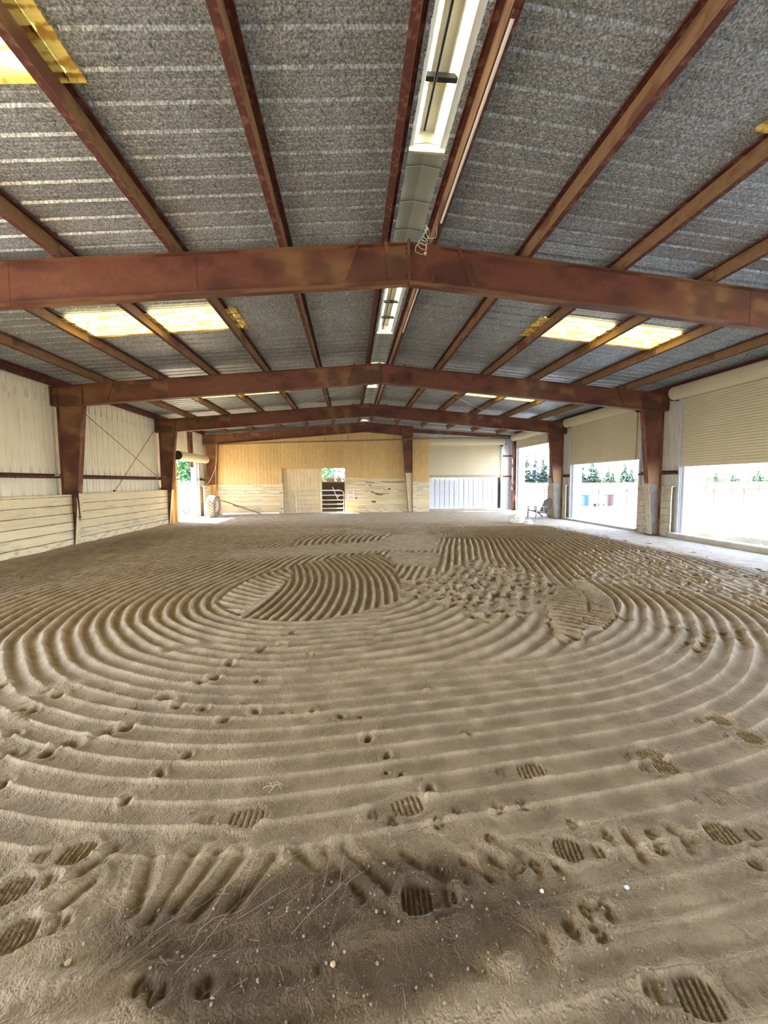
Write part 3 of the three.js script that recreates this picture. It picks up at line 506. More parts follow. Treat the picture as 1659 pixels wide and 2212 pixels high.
// ------------------------------------------------------------------ walls: sheets, girts, boards
function ribSheet(w, h) { // interior face looks +z, ribs proud outside; local x 0..w, y 0..h
  const t = 0.035, n = Math.max(1, Math.round(w / 0.305)), p = w / n, pts = [];
  for (let k = 0; k < n; k++) { const o = k * p; pts.push([o, 0], [o + p * 0.36, 0], [o + p * 0.38, 0.006], [o + p * 0.44, 0.006], [o + p * 0.46, 0], [o + p * 0.8, 0], [o + p * 0.86, -0.03], [o + p * 0.95, -0.03]); }
  pts.push([w, 0], [w, -0.045], [0, -0.045]);
  return extr(pts.map(([a, b]) => [a, -b]), h).rotateX(-Math.PI / 2);
}
// place a local-x/y piece whose face looks +z against a wall; s: 'L' faces +x, 'R' faces -x, 'B' faces +z
function onWall(g, s, plane, along, y) { if (s === 'L') g.rotateY(Math.PI / 2).translate(plane, y, along); else if (s === 'R') g.rotateY(-Math.PI / 2).translate(plane, y, along); else g.translate(along, y, plane); return g; }
const wallL = struct('wall_left', 'cream ribbed metal wall above cream kickboards'), wallR = struct('wall_right', 'wall piers between the roller doors'), wallB = struct('wall_back', 'yellow board end wall');
function sheets(wall, s, plane, a, b, y0, y1, mat) { const n = Math.max(1, Math.round((b - a) / 0.92)), w = (b - a) / n; for (let k = 0; k < n; k++) part('wall_sheet', onWall(ribSheet(w, y1 - y0), s, plane, s === 'L' ? a + (k + 1) * w : a + k * w, y0), mat, wall); }
function girt(wall, s, plane, a, b, y, mat = M.rust) { const d = s === 'R' ? -1 : 1; part('girt', [span(plane, plane + d * 0.16, y + 0.11, y + 0.117, a, b), span(plane, plane + d * 0.16, y, y + 0.007, a, b), span(plane + d * 0.153, plane + d * 0.16, y, y + 0.06, a, b), span(plane, plane + d * 0.01, y, y + 0.117, a, b)], mat, wall); }
// left wall: one wide bay standing open beside the viewer, between z -5.2 and 2.6, doorway at the far end between -19.3 and -22
const LP = -9.12;
sheets(wallL, 'L', LP, -19.2, -5.2, 0, 4.62, M.cream); sheets(wallL, 'L', LP, 2.6, ZN, 0, 4.62, M.cream); sheets(wallL, 'L', LP, -5.2, 2.6, 3.7, 4.62, M.cream);
sheets(wallL, 'L', LP, -22.05, -19.2, 2.9, 4.62, M.cream); sheets(wallL, 'L', LP, ZB, -22.05, 0, 4.62, M.cream);
for (const [a, b] of [[-11.9, -6.2], [-17.8, -12.1], [-19.2, -18.0], [-23.2, -22.1]]) girt(wallL, 'L', LP + 0.0, a, b, 1.93);
{
  const R = mulberry(5), face = -8.71;
  const boards = (a, b, top, n, off) => {
    for (let k = 0; k < n; k++) {
      const h = top / n, y = (k + 0.5) * h - 0.02, m = k === 0 ? M.kickLow : M.kick[Math.floor(R() * 3)];
      part('kickboard', plank(0.045, h - 0.014 - R() * 0.006, b - a - 0.004).translate(face - 0.028 + (R() - 0.5) * 0.008, y + off, (a + b) / 2), m, wallL);
    }
    part('kickboard_cap', span(face - 0.11, face + 0.005, top - 0.015, top + 0.03, a, b), M.kick[1], wallL);
    for (let z = a + 0.6; z < b; z += 1.2) part('stud', span(face - 0.16, face - 0.055, 0, top - 0.02, z, z + 0.05), M.woodPost, wallL);
  };
  boards(-11.93, -6.1, 1.445, 6, 0); boards(-17.86, -12.03, 1.47, 6, 0.012); boards(-23.25, -22.15, 1.62, 6, 0); boards(-5.95, -5.2, 1.445, 6, 0);
  // wooden jamb of the far doorway
  part('door_jamb', [span(-9.1, -8.62, 0, 1.6, -18.12, -18.0), span(-8.75, -8.6, 0, 1.55, -18.2, -17.93)], M.woodPost, wallL, 'raw yellow wood jamb post');
  part('door_jamb', [span(-9.32, -9.05, 0, 2.9, -22.2, -22.03)], M.post, wallL, 'sun-bleached pale jamb');
  part('door_jamb', [span(-9.3, -8.9, 0, 2.9, -19.28, -19.18)], M.woodPost, wallL);
  part('pillar_flashing', span(-9.05, -9.0, 2.6, 4.42, -21.6, -21.2), M.steel, wallL);
}
// right wall
const RP = 9.15, DOORS = [[-11.42, -6.95, 2.18], [-17.45, -13.02, 2.5], [-23.38, -19.3, 3.72]];
for (const [a, b] of [[-13.02, -11.42], [-19.3, -17.45], [-6.95, -5.3], [-0.9, ZN], [ZB, -23.38]]) {
  sheets(wallR, 'R', RP, a, b, 0, 4.62, M.wallGrey);
  girt(wallR, 'R', RP, a, b, 1.94);
}
for (const [a, b] of [[-11.42, -6.95], [-17.45, -13.02], [-23.38, -19.3], [-5.3, -0.9]]) sheets(wallR, 'R', RP + 0.02, a, b, 4.25, 4.62, M.wallGrey);
{
  const R = mulberry(9);
  for (const [a, b] of [[-12.92, -12.08], [-11.88, -11.48], [-19.22, -17.98], [-17.8, -17.52], [-6.9, -6.15], [-5.98, -5.35]]) {
    const n = 7, H = 1.56; for (let k = 0; k < n; k++) part('kickboard', plank(0.04, H / n - 0.005 - R() * 0.004, b - a).translate(RP - 0.19 + (R() - 0.5) * 0.012, (k + 0.5) * H / n, (a + b) / 2), k === 0 ? M.pierLow : M.pier, wallR);
    part('pier_cap', span(RP - 0.2, RP, 1.55, 1.575, a, b), M.wallGrey, wallR);
  }
  for (const [a, b] of DOORS) {
    for (const [z, d] of [[a, 1], [b, -1]]) part('door_post', [span(RP + 0.02, RP + 0.42, -0.27, 4.3, z - 0.02 * d, z + 0.14 * d)], M.post, wallR, 'pale weathered outer door post');
    part('door_sill', [extr([[8.86, -0.15], [9.14, -0.15], [9.14, 0.13], [9.11, 0.155], [8.89, 0.155], [8.86, 0.13]], b - a + 0.1).translate(0, 0, a - 0.05)].map((g) => (a < -19 ? g.translate(0.08, -0.13, 0) : a < -13 ? g.translate(0.03, -0.07, 0) : g)), M.concrete, wallR, 'long concrete door curb');
  }
}

// unseen near end wall, added to limit light from behind; doorway sized for it
{
  const wallF = struct('wall_front', 'ribbed metal end wall behind the viewer with a doorway sized for the light');
  for (const [a, b, y0, y1] of [[-9.1, -3.4, 0, 4.8], [3.4, 9.1, 0, 4.8], [-3.4, 3.4, 2.4, 4.95]]) part('wall_sheet', span(a, b, y0, y1, ZN - 0.06, ZN - 0.02), M.cream, wallF);
  part('gable', extr([[-9.15, 4.25], [9.15, 4.25], [9.15, roofY(9.15) + 0.02], [0, ROOF + 0.05], [-9.15, roofY(9.15) + 0.02]], 0.03).translate(0, 0, ZN - 0.1), M.cream, wallF);
}
// ------------------------------------------------------------------ roller doors
const slatGeo = new Map();
function slat(w) {
  if (!slatGeo.has(w)) { const p = []; for (let i = 0; i <= 6; i++) { const a = i / 6; p.push([i === 0 || i === 6 ? 0.004 : -0.014 - 0.006 * Math.sin(Math.PI * a), i === 0 ? -0.0355 : i === 6 ? 0.0355 : -0.031 + 0.062 * (i - 1) / 4]); } p.push([0.004, 0.0385], [0.012, 0.0385], [0.012, -0.0385], [0.004, -0.0385]); slatGeo.set(w, ready(extr(p, w).rotateY(Math.PI / 2).translate(-w / 2, 0, 0))); }
  return slatGeo.get(w);
}
function roller(label, pos, turn, w, bottom, top, over = 0.18, radius = 0.2, chainSide = 1, rolledAxis = 0.19, sag = 0) {
  const t = thing('roller_door', label, 'roller door', pos, turn), cy = top + radius * 0.92;
  // coil of slats on the barrel
  const coil = []; const N = 26; const ring = []; for (let i = 0; i < N * 4; i++) { const a = i / (N * 4) * Math.PI * 2, ph = (i % 4) / 4; ring.push([Math.cos(a) * (radius - (ph === 0 ? 0.014 : ph === 0.5 ? 0 : 0.002)), Math.sin(a) * (radius - (ph === 0 ? 0.014 : ph === 0.5 ? 0 : 0.002))]); }
  const cl = w + over * 2; coil.push(extr(ring, cl).rotateY(Math.PI / 2).translate(-cl / 2, cy, rolledAxis));
  const barrel = part('barrel', coil, M.shutter, t);
  for (const s of [-1, 1]) { part('end_disc', [new THREE.CylinderGeometry(radius * 0.96, radius * 0.96, 0.012, 28).rotateZ(Math.PI / 2).translate(s * (cl / 2 + 0.006), cy, rolledAxis), rod([s * cl / 2, cy, rolledAxis], [s * (cl / 2 + 0.06), cy, rolledAxis], 0.03)], M.dark, barrel); part('bracket', bx(0.03, 0.3, 0.26, s * (cl / 2 + 0.07), cy - 0.05, rolledAxis - 0.08), M.dark, t); }
  const n = Math.max(0, Math.floor((top + 0.05 - bottom) / 0.0725)); let q = 0;
  for (let k = 0; k < n; k++) { const m = part('slat', slat(w), M.shutter, t); m.position.set(0, bottom + 0.08 + k * 0.0725, 0.012); m.rotation.z = sag * Math.max(0, 1 - k / 8); }
  if (n) part('bottom_bar', [bx(w, 0.08, 0.05, 0, bottom + 0.03, 0.012, 0, 0, sag), bx(w, 0.014, 0.09, 0, bottom - 0.01, 0.012, 0, 0, sag)], M.shutter, t);
  for (const s of [-1, 1]) part('guide_rail', [bx(0.07, top, 0.012, s * (w / 2 + 0.02), top / 2, 0.045), bx(0.07, top, 0.012, s * (w / 2 + 0.02), top / 2, -0.02), bx(0.012, top, 0.075, s * (w / 2 + 0.05), top / 2, 0.012)], M.galvWhite, t);
  if (chainSide) { const x = chainSide * (w / 2 - 0.1); part('chain_box', bx(0.12, 0.14, 0.14, chainSide * (w / 2 - 0.02), top - 0.02, 0.12), M.dark, t); part('chain', [rod([x, top, 0.1], [x, Math.max(0.6, bottom - 0.35), 0.1], 0.006, 5), rod([x + 0.03, top, 0.1], [x + 0.03, Math.max(0.6, bottom - 0.35), 0.1], 0.006, 5)], M.dark, t); }
  return t;
}
for (const [k, [a, b, bot]] of DOORS.entries()) roller(['widest half-lowered cream roller shutter at the right picture edge', 'half-lowered cream roller shutter with trash bins seen beneath it', 'mostly raised cream roller shutter above the plastic chair'][k], [RP - 0.03, 0, (a + b) / 2], -Math.PI / 2, b - a - 0.12, bot, 4.19, 0.16, 0.2, 1, 0.19, k === 2 ? -0.006 : 0);
roller('closed cream roller shutter in the end wall above grey corrugated sheets', [6.12, 0, -23.86], 0, 4.42, 2.16, 3.98, 0.12, 0.21, 1, 0.2);
roller('fully rolled-up shutter coil above the sunny doorway', [-9.0, 0, -20.7], Math.PI / 2, 2.9, 2.86, 2.86, 0.3, 0.21, 0, 0.32);

// ------------------------------------------------------------------ end wall
{
  const R = mulberry(21), zF = -23.42;
  // grooved plywood panels: (x0, x1, y0, y1)
  const panelGeo = (w, h, n) => { const pts = [[0, 0]]; const p = w / n; for (let k = 1; k < n; k++) pts.push([k * p - 0.006, 0], [k * p - 0.004, -0.01], [k * p + 0.004, -0.01], [k * p + 0.006, 0]); pts.push([w, 0], [w, -0.03], [0, -0.03]); return extr(pts.map(([a, b]) => [a, -b]), h).rotateX(-Math.PI / 2); };
  const rake = (x) => 4.62 - SL * Math.abs(x) + 0.15;
  const panel = (x0, x1, y0, y1, m, n = 6, dz = 0) => part('siding_panel', panelGeo(x1 - x0 - 0.006, y1 - y0, n).translate(x0 + 0.003, y0, zF + dz + (R() - 0.5) * 0.006), m, wallB);
  for (const [a, b] of [[-9.05, -8.47], [-8.47, -7.24], [-7.24, -6.03], [-6.03, -4.82]]) panel(a, b, 1.68, rake((a + b) / 2) - 0.02, M.ply[R() < 0.5 ? 0 : 1], a < -8.6 ? 3 : 6);
  for (const [a, b] of [[-4.82, -3.62], [-3.62, -2.41], [-2.41, -1.2]]) panel(a, b, 2.65, rake((a + b) / 2) + 0.02, M.ply[R() < 0.5 ? 0 : 1]);
  for (const [a, b] of [[-1.2, 0], [0, 1.21], [1.21, 2.42]]) panel(a, b, 2.02, rake((a + b) / 2), M.ply[R() < 0.5 ? 0 : 1]);
  panel(2.42, 3.8, 1.78, 4.35, M.ply[1], 6); 
  part('siding_batten', bx(3.66, 0.06, 0.05, -6.66, 1.66, zF + 0.03), M.plyPale, wallB); part('siding_batten', bx(0.95, 0.03, 0.04, 3.28, 3.22, zF + 0.012), M.ply[0], wallB);
  const rows = (x0, x1, ys, mats) => { for (let k = 0; k + 1 < ys.length; k++) part('wall_plank', plank(0.045, ys[k + 1] - ys[k] - 0.009, x1 - x0).rotateY(Math.PI / 2).translate((x0 + x1) / 2, (ys[k] + ys[k + 1]) / 2, zF + (R() - 0.5) * 0.016), mats[k % mats.length], wallB); };
  const bp = [M.kickLow, M.backPlank, M.kick[1], M.backPlank, M.kick[2]];
  rows(-8.45, -4.88, [-0.05, 0.13, 0.45, 0.71, 0.99, 1.17, 1.36, 1.55, 1.66], bp); rows(-9.0, -8.45, [-0.05, 0.3, 0.6, 0.9, 1.2, 1.66], bp);
  rows(-1.12, 2.46, [-0.05, 0.2, 0.48, 0.78, 0.98, 1.18, 1.36, 1.55, 1.76, 2.0], bp); rows(2.74, 3.78, [-0.05, 0.22, 0.5, 0.78, 1.03, 1.22, 1.42, 1.6, 1.76], bp);
  // peeled paint
  const flake = (pts) => part('peeled_paint', extr(pts, 0.004).translate(0, 0, zF + 0.026), M.chip, wallB, 'peeled brown paint patch');
  flake([[0.25, 1.22], [0.36, 1.16], [0.5, 1.12], [0.62, 1.03], [0.8, 1.0], [0.95, 1.0], [1.08, 1.07], [1.38, 1.1], [1.4, 1.14], [1.1, 1.12], [0.9, 1.09], [0.72, 1.13], [0.5, 1.17], [0.42, 1.24]]);
  flake([[0.3, 0.66], [0.4, 0.58], [0.52, 0.55], [0.62, 0.62], [0.58, 0.68], [0.4, 0.69]]); flake([[1.3, 1.36], [1.4, 1.3], [1.5, 1.36], [1.44, 1.42], [1.34, 1.43]]); flake([[-0.62, 0.84], [-0.55, 0.76], [-0.5, 0.8], [-0.52, 0.9], [-0.58, 0.92]]);
  flake([[0.9, 1.82], [1.6, 1.8], [2.3, 1.83], [2.3, 1.78], [1.6, 1.76], [0.95, 1.78]]); flake([[-0.1, 1.8], [0.5, 1.78], [0.5, 1.74], [0.1, 1.75]]); flake([[0.15, 1.6], [0.3, 1.55], [0.36, 1.6], [0.25, 1.65]]);
  // opening posts and head
  part('door_post', span(-4.9, -4.78, -0.05, 1.75, zF - 0.05, zF + 0.06), M.backPlank, wallB); part('door_post', span(-1.22, -1.12, -0.05, 2.05, zF - 0.05, zF + 0.06), M.backPlank, wallB);
  part('lintel', span(-4.82, -1.2, 2.6, 2.72, zF - 0.16, zF - 0.035), M.woodPost, wallB);
  // outer metal skin behind the boards, round the doorway and the shutter
  sheets(wallB, 'B', -24.0, -9.1, -4.9, 0, 4.4, M.wallGrey); sheets(wallB, 'B', -24.0, -4.9, -1.1, 2.7, 4.95, M.wallGrey); sheets(wallB, 'B', -24.0, -1.1, 3.9, 0, 4.95, M.wallGrey); sheets(wallB, 'B', -24.0, 3.9, 8.35, 4.3, 4.62, M.galvWhite); sheets(wallB, 'B', -24.0, 8.35, 9.1, 0, 4.4, M.galvWhite);
  part('gable_beam', [strip([2.8, 4.79, -23.6], [9.0, 4.43, -23.6], 0.2, 0.012, [0, 1, 0]), strip([2.8, 4.69, -23.6], [9.0, 4.33, -23.6], 0.12, 0.012, [0, 0, 1]), strip([2.8, 4.89, -23.6], [9.0, 4.53, -23.6], 0.12, 0.012, [0, 0, 1])], M.steel, wallB);
  part('gable', extr([[-9.15, 4.25], [9.15, 4.25], [9.15, roofY(9.15) + 0.02], [0, ROOF + 0.05], [-9.15, roofY(9.15) + 0.02]], 0.03).translate(0, 0, -24.12), M.wallGrey, wallB);
  girt(wallB, 'L', 8.4, -23.98, -23.9, 3.3); part('corner_girt', [span(8.42, 9.0, 3.28, 3.36, -23.9, -23.82), span(8.42, 9.0, 2.04, 2.12, -23.9, -23.82)], M.rust, wallB);
  part('corner_post', [span(8.95, 9.12, 0, 4.4, -23.7, -23.5)], M.steel, wallB);
  part('back_beam', span(3.86, 8.4, 2.02, 2.18, -23.84, -23.76), M.shutterDirty, wallB, 'dirty grey-brown rail under the shutter');
  part('toe_board', span(3.86, 8.36, -0.05, 0.14, -23.85, -23.78), M.concrete, wallB);
}
// corrugated barrier below the end shutter: each sheet a panel leaning against the opening
{
  const t = thing('corrugated_barrier', 'silver-white corrugated metal sheets standing below the end wall shutter', 'metal barrier', [6.05, 0.13, -23.95]);
  const R = mulberry(31), w = 0.3, g = ready(ribSheet(w, 1.92));
  for (let k = 0; k < 14; k++) { const m = part('sheet', g, M.galvWhite, t); m.position.set(-2.1 + k * w, 0, (k % 2) * 0.012 + R() * 0.006); }
  part('frame_rail', [span(-2.15, 2.15, 1.84, 1.9, -0.06, -0.04), span(2.12, 2.28, 0, 1.9, -0.06, 0.02)], M.dark, t);
}
// sliding barn door
{
  const t = thing('sliding_barn_door', 'tan grooved sliding barn door half across the doorway behind the gate', 'barn door', [-3.78, 0, -23.66]), n = 12, w = 2.36 / n;
  for (let k = 0; k < n; k++) part('door_board', plank(w - 0.006, 0.03, 2.86, 0.004).rotateX(Math.PI / 2).translate(-1.18 + (k + 0.5) * w, 1.36, 0), M.plyPale, t);
  part('frame_stile', [span(1.12, 1.2, -0.06, 2.7, -0.03, 0.03)], M.plyPale, t); part('back_sheet', span(-1.18, 1.16, -0.05, 2.75, -0.03, -0.018), M.ply[0], t); part('cross_rail', [span(-1.08, 1.08, 2.45, 2.58, -0.07, -0.02), span(-1.08, 1.08, 0, 0.14, -0.07, -0.02)], M.ply[0], t);
}
// livestock gate
{
  const t = thing('livestock_gate', 'silver six-bar tubular gate closed across the end doorway', 'gate', [-3.02, 0, -23.2]), X = 1.74, r = 0.03;
  const ys = [0.05, 0.285, 0.523, 0.765, 1.04, 1.32];
  part('frame', [tube([[-X, 0.05, 0], [-X, 0.7, 0], [-X, 1.26, 0]], r), tube([[X, 0.05, 0], [X, 0.7, 0], [X, 1.1, 0], [X - 0.05, 1.26, 0], [X - 0.2, 1.32, 0]], r, 24), rod([-X - 0.02, 1.32, 0], [X - 0.2, 1.32, 0], r), rod([-X, 0.05, 0], [X, 0.05, 0], r)], M.gate, t);
  for (const y of ys.slice(1, 5)) part('rail', rod([-X, y, 0], [X, y, 0], r * 0.9), M.gate, t);
  for (const x of [-0.98, 0.43]) part('upright', rod([x, 0.05, 0.02], [x, 1.32, 0.02], x > 0 ? 0.028 : 0.018), M.gate, t);
  part('latch_chain', tube([[X, 0.9, 0.03], [X + 0.08, 0.82, 0.06], [X + 0.12, 0.9, 0.1]], 0.01), M.dark, t);
  for (const y of [0.3, 1.2]) part('hinge', bx(0.08, 0.06, 0.05, -X - 0.05, y, 0), M.dark, t);
}
// notice on the planks beside the gate
{
  const c = document.createElement('canvas'); c.width = 256; c.height = 360; const x = c.getContext('2d');
  x.fillStyle = '#efe2d8'; x.fillRect(0, 0, 256, 360); x.textAlign = 'center'; x.fillStyle = '#4a4046';
  x.font = 'bold 34px sans-serif'; x.fillText('DO NOT LEAVE', 128, 66, 210); x.font = 'bold 28px sans-serif'; x.fillText('HORSES', 128, 104, 140); x.font = 'bold 34px sans-serif'; x.fillText('UNATTENDED', 128, 148, 200);
  x.font = 'italic 40px serif'; x.fillText('Please', 150, 262, 170); x.font = 'bold 34px sans-serif'; x.fillText('CLOSE GATE', 132, 314, 210);
  const map = new THREE.CanvasTexture(c); map.colorSpace = THREE.SRGBColorSpace;
  const s = thing('notice_board', 'small white notice with dark lettering on the planks beside the gate', 'sign', [-0.893, 1.07, -23.385]);
  const face = solid(new THREE.Mesh(new THREE.PlaneGeometry(0.45, 0.62), std({ map, roughness: 0.6 }))); face.name = 'printed_face'; face.position.z = 0.0065; s.add(face);
  part('backing', bx(0.46, 0.63, 0.012), M.whitePaint, s);
  for (const [a, b] of [[-0.2, 0.29], [0.2, 0.29], [-0.2, -0.29], [0.2, -0.29]]) part('screw', rod([a, b, 0.004], [a, b, 0.012], 0.008, 8), M.cable, s);
}
// tractor tyre leaning at the left corner
{
  const t = thing('tractor_tyre', 'dusty grey tractor tyre with chevron lugs leaning in the corner', 'tyre', [-8.06, 0.57, -21.5], 0.95), Ro = 0.5, w = 0.36;
  const pr = []; for (const [r, y] of [[0.27, -0.13], [0.3, -0.17], [0.4, -0.185], [0.46, -0.175], [0.485, -0.12], [0.495, 0], [0.485, 0.12], [0.46, 0.175], [0.4, 0.185], [0.3, 0.17], [0.27, 0.13], [0.285, 0.1], [0.4, 0.1], [0.42, 0], [0.4, -0.1], [0.285, -0.1], [0.27, -0.13]]) pr.push(new THREE.Vector2(r, y));
  const lean = new THREE.Group();
  const body = part('casing', new THREE.LatheGeometry(pr, 48).rotateZ(Math.PI / 2), M.rubber, t);
  const lugs = []; for (let k = 0; k < 22; k++) for (const s of [-1, 1]) lugs.push(bx(0.2, 0.045, 0.05, s * 0.085, Ro + 0.012, 0, 0, -s * 0.7, -s * 0.1).rotateX((k + (s > 0 ? 0.5 : 0)) / 22 * Math.PI * 2));
  for (let k = 0; k < lugs.length; k++) part('tread_lug', lugs[k], M.rubber, body);
  t.rotation.set(0, -0.06, -0.08); t.scale.setScalar(1.1);
}
// pole resting on the tyre, white pipe on the ground
single('leaning_pole', [rod([-8.3, 0.95, -22.6], [-5.95, 0.05, -22.95], 0.035, 10, 0.03), rod([-7.4, 0.585, -22.73], [-7.1, 0.47, -22.78], 0.05, 10)], M.pipe, 'long grey pole slanting down from the tyre to the ground', 'pole');
single('white_pipe', [rod([-8.05, 0.05, -23.0], [-5.75, 0.06, -23.05], 0.065, 12), rod([-5.72, 0.06, -23.05], [-4.95, 0.06, -23.08], 0.07, 12), rod([-5.8, 0.06, -23.05], [-5.68, 0.06, -23.05], 0.068, 12)], M.whitePaint, 'white plastic pipe lying along the foot of the planks', 'pipe');
// water pipes hung across the end wall
{
  const t = thing('sprinkler_pipe', 'long thin irrigation pipe hung on droppers across the end wall', 'pipe', [0, 4.0, -22.95]);
  part('main_pipe', [tube([[-9.0, -0.1, 0], [-4.1, 0.07, 0], [0, 0.17, 0], [4, 0.3, 0], [8.45, 0.37, 0]], 0.022, 40), tube([[-9.0, -0.15, 0.04], [-4.1, 0.02, 0.04], [0, 0.12, 0.04], [3.6, 0.24, 0.04]], 0.016, 40)], M.pipe, t);
  part('upper_pipe', tube([[-9.0, 0.36, 0], [-8.95, 0.4, 0], [-4.1, 0.78, 0], [-1.4, 1.02, 0], [-1.0, 1.0, 0], [-0.95, 0.85, 0], [-0.95, 0.15, 0]], 0.013, 60), M.pipe, t);
  for (const x of [-8.2, -6.6, -5.1, -3.7, -2.3, -1.0, 0.4, 1.6, 3.2, 4.6, 6.2, 7.6]) part('dropper', rod([x, roofY(x) - 4.22, 0], [x, 0.16 + x * 0.03 - 0.1, 0], 0.009, 6), M.pipe, t);
  for (const x of [-8.9, 3.7]) part('valve', [new THREE.SphereGeometry(0.04, 10, 8).translate(x, -0.12, 0.02)], M.whitePaint, t);
}
// rope by the left corner
{
  const t = thing('hanging_rope', 'cream rope looping down from the pipe beside the corner column', 'rope', [-8.3, 1.6, -23.05]);
  part('strand', [tube([[0.05, 2.35, 0], [0.06, 1.9, 0.05], [0, 1.3, 0.06], [-0.18, 0.7, 0.08], [-0.45, 0.2, 0.1], [-0.6, 0.05, 0.1]], 0.014, 40), tube([[0.02, 2.3, 0.02], [-0.02, 1.4, 0.04], [-0.06, 0.6, 0.02], [-0.06, -0.65, 0.05]], 0.012, 30), tube([[-0.75, 1.3, 0.4], [-0.8, 0.9, 0.4], [-0.9, 0.4, 0.35], [-0.95, 0.1, 0.3]], 0.014, 20)], M.rope, t);
}
// steel cross bracing cables on the left wall
for (const [a, b, label] of [[[-8.98, 4.25, -12.35], [-8.98, 1.47, -19.0], 'brace cable slanting down from the second column toward the far boards'], [[-8.98, 4.38, -18.0], [-8.98, 1.5, -14.45], 'brace cable slanting down from the third column toward the boards']]) {
  const t = thing('brace_cable', label, 'cable', [0, 0, 0], 0, 'cross brace cables on the left wall'); part('cable', rod(a, b, 0.011, 6), M.cable, t);
  part('anchor', new THREE.CylinderGeometry(0.03, 0.03, 0.12, 8).rotateX(0.6).translate(...b), M.rust, t);
}
for (const [a, b, label] of [[[-3.5, 4.98, -17.7], [0.2, 5.2, -13.0], 'thin slack wire under the far left roof'], [[1.0, 5.15, -12.4], [5.6, 4.72, -17.6], 'thin wire crossing under the far right roof']]) single('roof_wire', tube([a, [(a[0] + b[0]) / 2, (a[1] + b[1]) / 2 - 0.08, (a[2] + b[2]) / 2], b], 0.006, 12, 5), M.wire, label, 'wire');
// strap hanging from the left column
{
  const t = thing('hanging_strap', 'dark strap with buckle hanging from the left column over the boards', 'strap', [-8.5, 1.5, -11.85]);
  part('webbing', tube([[-0.08, 0.05, -0.1], [0.0, 0.06, 0.0], [0.03, -0.02, 0.05], [0.04, -0.3, 0.05], [0.05, -0.62, 0.05]], 0.02, 24), M.dark, t);
  part('buckle', [bx(0.07, 0.05, 0.03, 0.05, -0.65, 0.05), bx(0.03, 0.1, 0.02, 0.045, -0.7, 0.05)], M.cable, t); part('snap_hook', [new THREE.TorusGeometry(0.03, 0.009, 6, 14).translate(0, -0.16, 0.02), new THREE.TorusGeometry(0.026, 0.008, 6, 14).rotateY(1).translate(0.0, -0.22, 0.02)], M.galvWhite, t);
}
// white conduit on the right ridge purlin, with its loose wires
for (const [z0, z1, label] of [[-5.52, -3.1, 'white conduit fixed under the near ridge purlin'], [-9.4, -6.7, 'white conduit under the ridge purlin behind the big beam']]) {
  const t = thing('white_conduit', label, 'conduit', [0.36, APEX - 0.005, (z0 + z1) / 2], 0, 'white tubes along the ridge purlin'); const L = z1 - z0;
  part('tube', rod([0, -0.02, -L / 2], [0, -0.02, L / 2], 0.016, 10), M.whitePaint, t); for (const s of [-1, 1]) part('end_cap', bx(0.04, 0.05, 0.06, 0, -0.012, s * L / 2), M.rust, t);
}
{
  const t = thing('wire_coil', 'tangle of pale loose wire hanging at the ridge by the near beam', 'wire', [0.2, 5.16, -5.68]);
  const loops = []; for (let k = 0; k < 5; k++) { const p = []; for (let i = 0; i <= 14; i++) { const a = i / 14 * 6.2 + k; p.push([0.035 * Math.cos(a) * (1 + 0.3 * k) - 0.02 * k, -0.05 * k + 0.06 * Math.sin(a), 0.03 * Math.sin(a * 1.3 + k)]); } loops.push(tube(p, 0.0035, 40, 5)); }
  loops.push(tube([[0.1, -0.02, 0.2], [0.1, -0.1, 0.1], [0.02, -0.08, 0.05], [-0.02, 0.05, 0]], 0.004, 20, 5)); part('loop', loops, M.wire, t);
  part('clip', [bx(0.03, 0.03, 0.05, 0, 0.06, 0), bx(0.025, 0.03, 0.03, -0.02, -0.26, 0)], M.wire, t);
}

// ------------------------------------------------------------------ things on the sand
// low-slung plastic garden chair
{
  const t = thing('garden_chair', 'grey plastic adirondack chair turned sideways beside the third column', 'chair', [8.28, 0, -18.55], 0), m = M.chair;
  // seat runs along z: front toward -z, back toward +z
  const W = 0.28;
  const slats = 6; for (let k = 0; k < slats; k++) { const u = k / (slats - 1), g = bx(2 * W, 0.02, 0.085, 0, 0.37 - 0.14 * u, -0.42 + 0.5 * u, 0.27); part('seat_slat', g, m, t); }
  for (let k = 0; k < 5; k++) { const x = -W + 0.05 + k * (2 * W - 0.1) / 4, top = 0.95 - 0.05 * Math.abs(k - 2) ** 1.5 * 0.6; part('back_slat', strip([x, 0.2, 0.1], [x * 1.15, top, 0.52], 0.1, 0.02, [1, 0, 0]), m, t); }
  for (const s of [-1, 1]) {
    part('front_leg', extr([[-0.02, 0], [0.03, 0], [0.06, 0.55], [-0.01, 0.55]], 0.05).rotateY(-Math.PI / 2).translate(s * (W + 0.03) + 0.025, 0, -0.5), m, t);
    part('rear_leg', tube([[s * (W + 0.01), 0.37, -0.46], [s * (W + 0.01), 0.26, -0.05], [s * (W + 0.01), 0.14, 0.2], [s * (W + 0.01), 0.0, 0.36]], 0.03, 16), m, t);
    part('arm_rest', [bx(0.11, 0.025, 0.72, s * (W + 0.04), 0.56, -0.18)], m, t);
    part('arm_post', bx(0.04, 0.34, 0.05, s * (W + 0.03), 0.4, -0.08), m, t);
  }
  part('back_rail', bx(2 * W + 0.08, 0.05, 0.03, 0, 0.54, 0.33), m, t);
  t.rotation.y = 1.8;
}
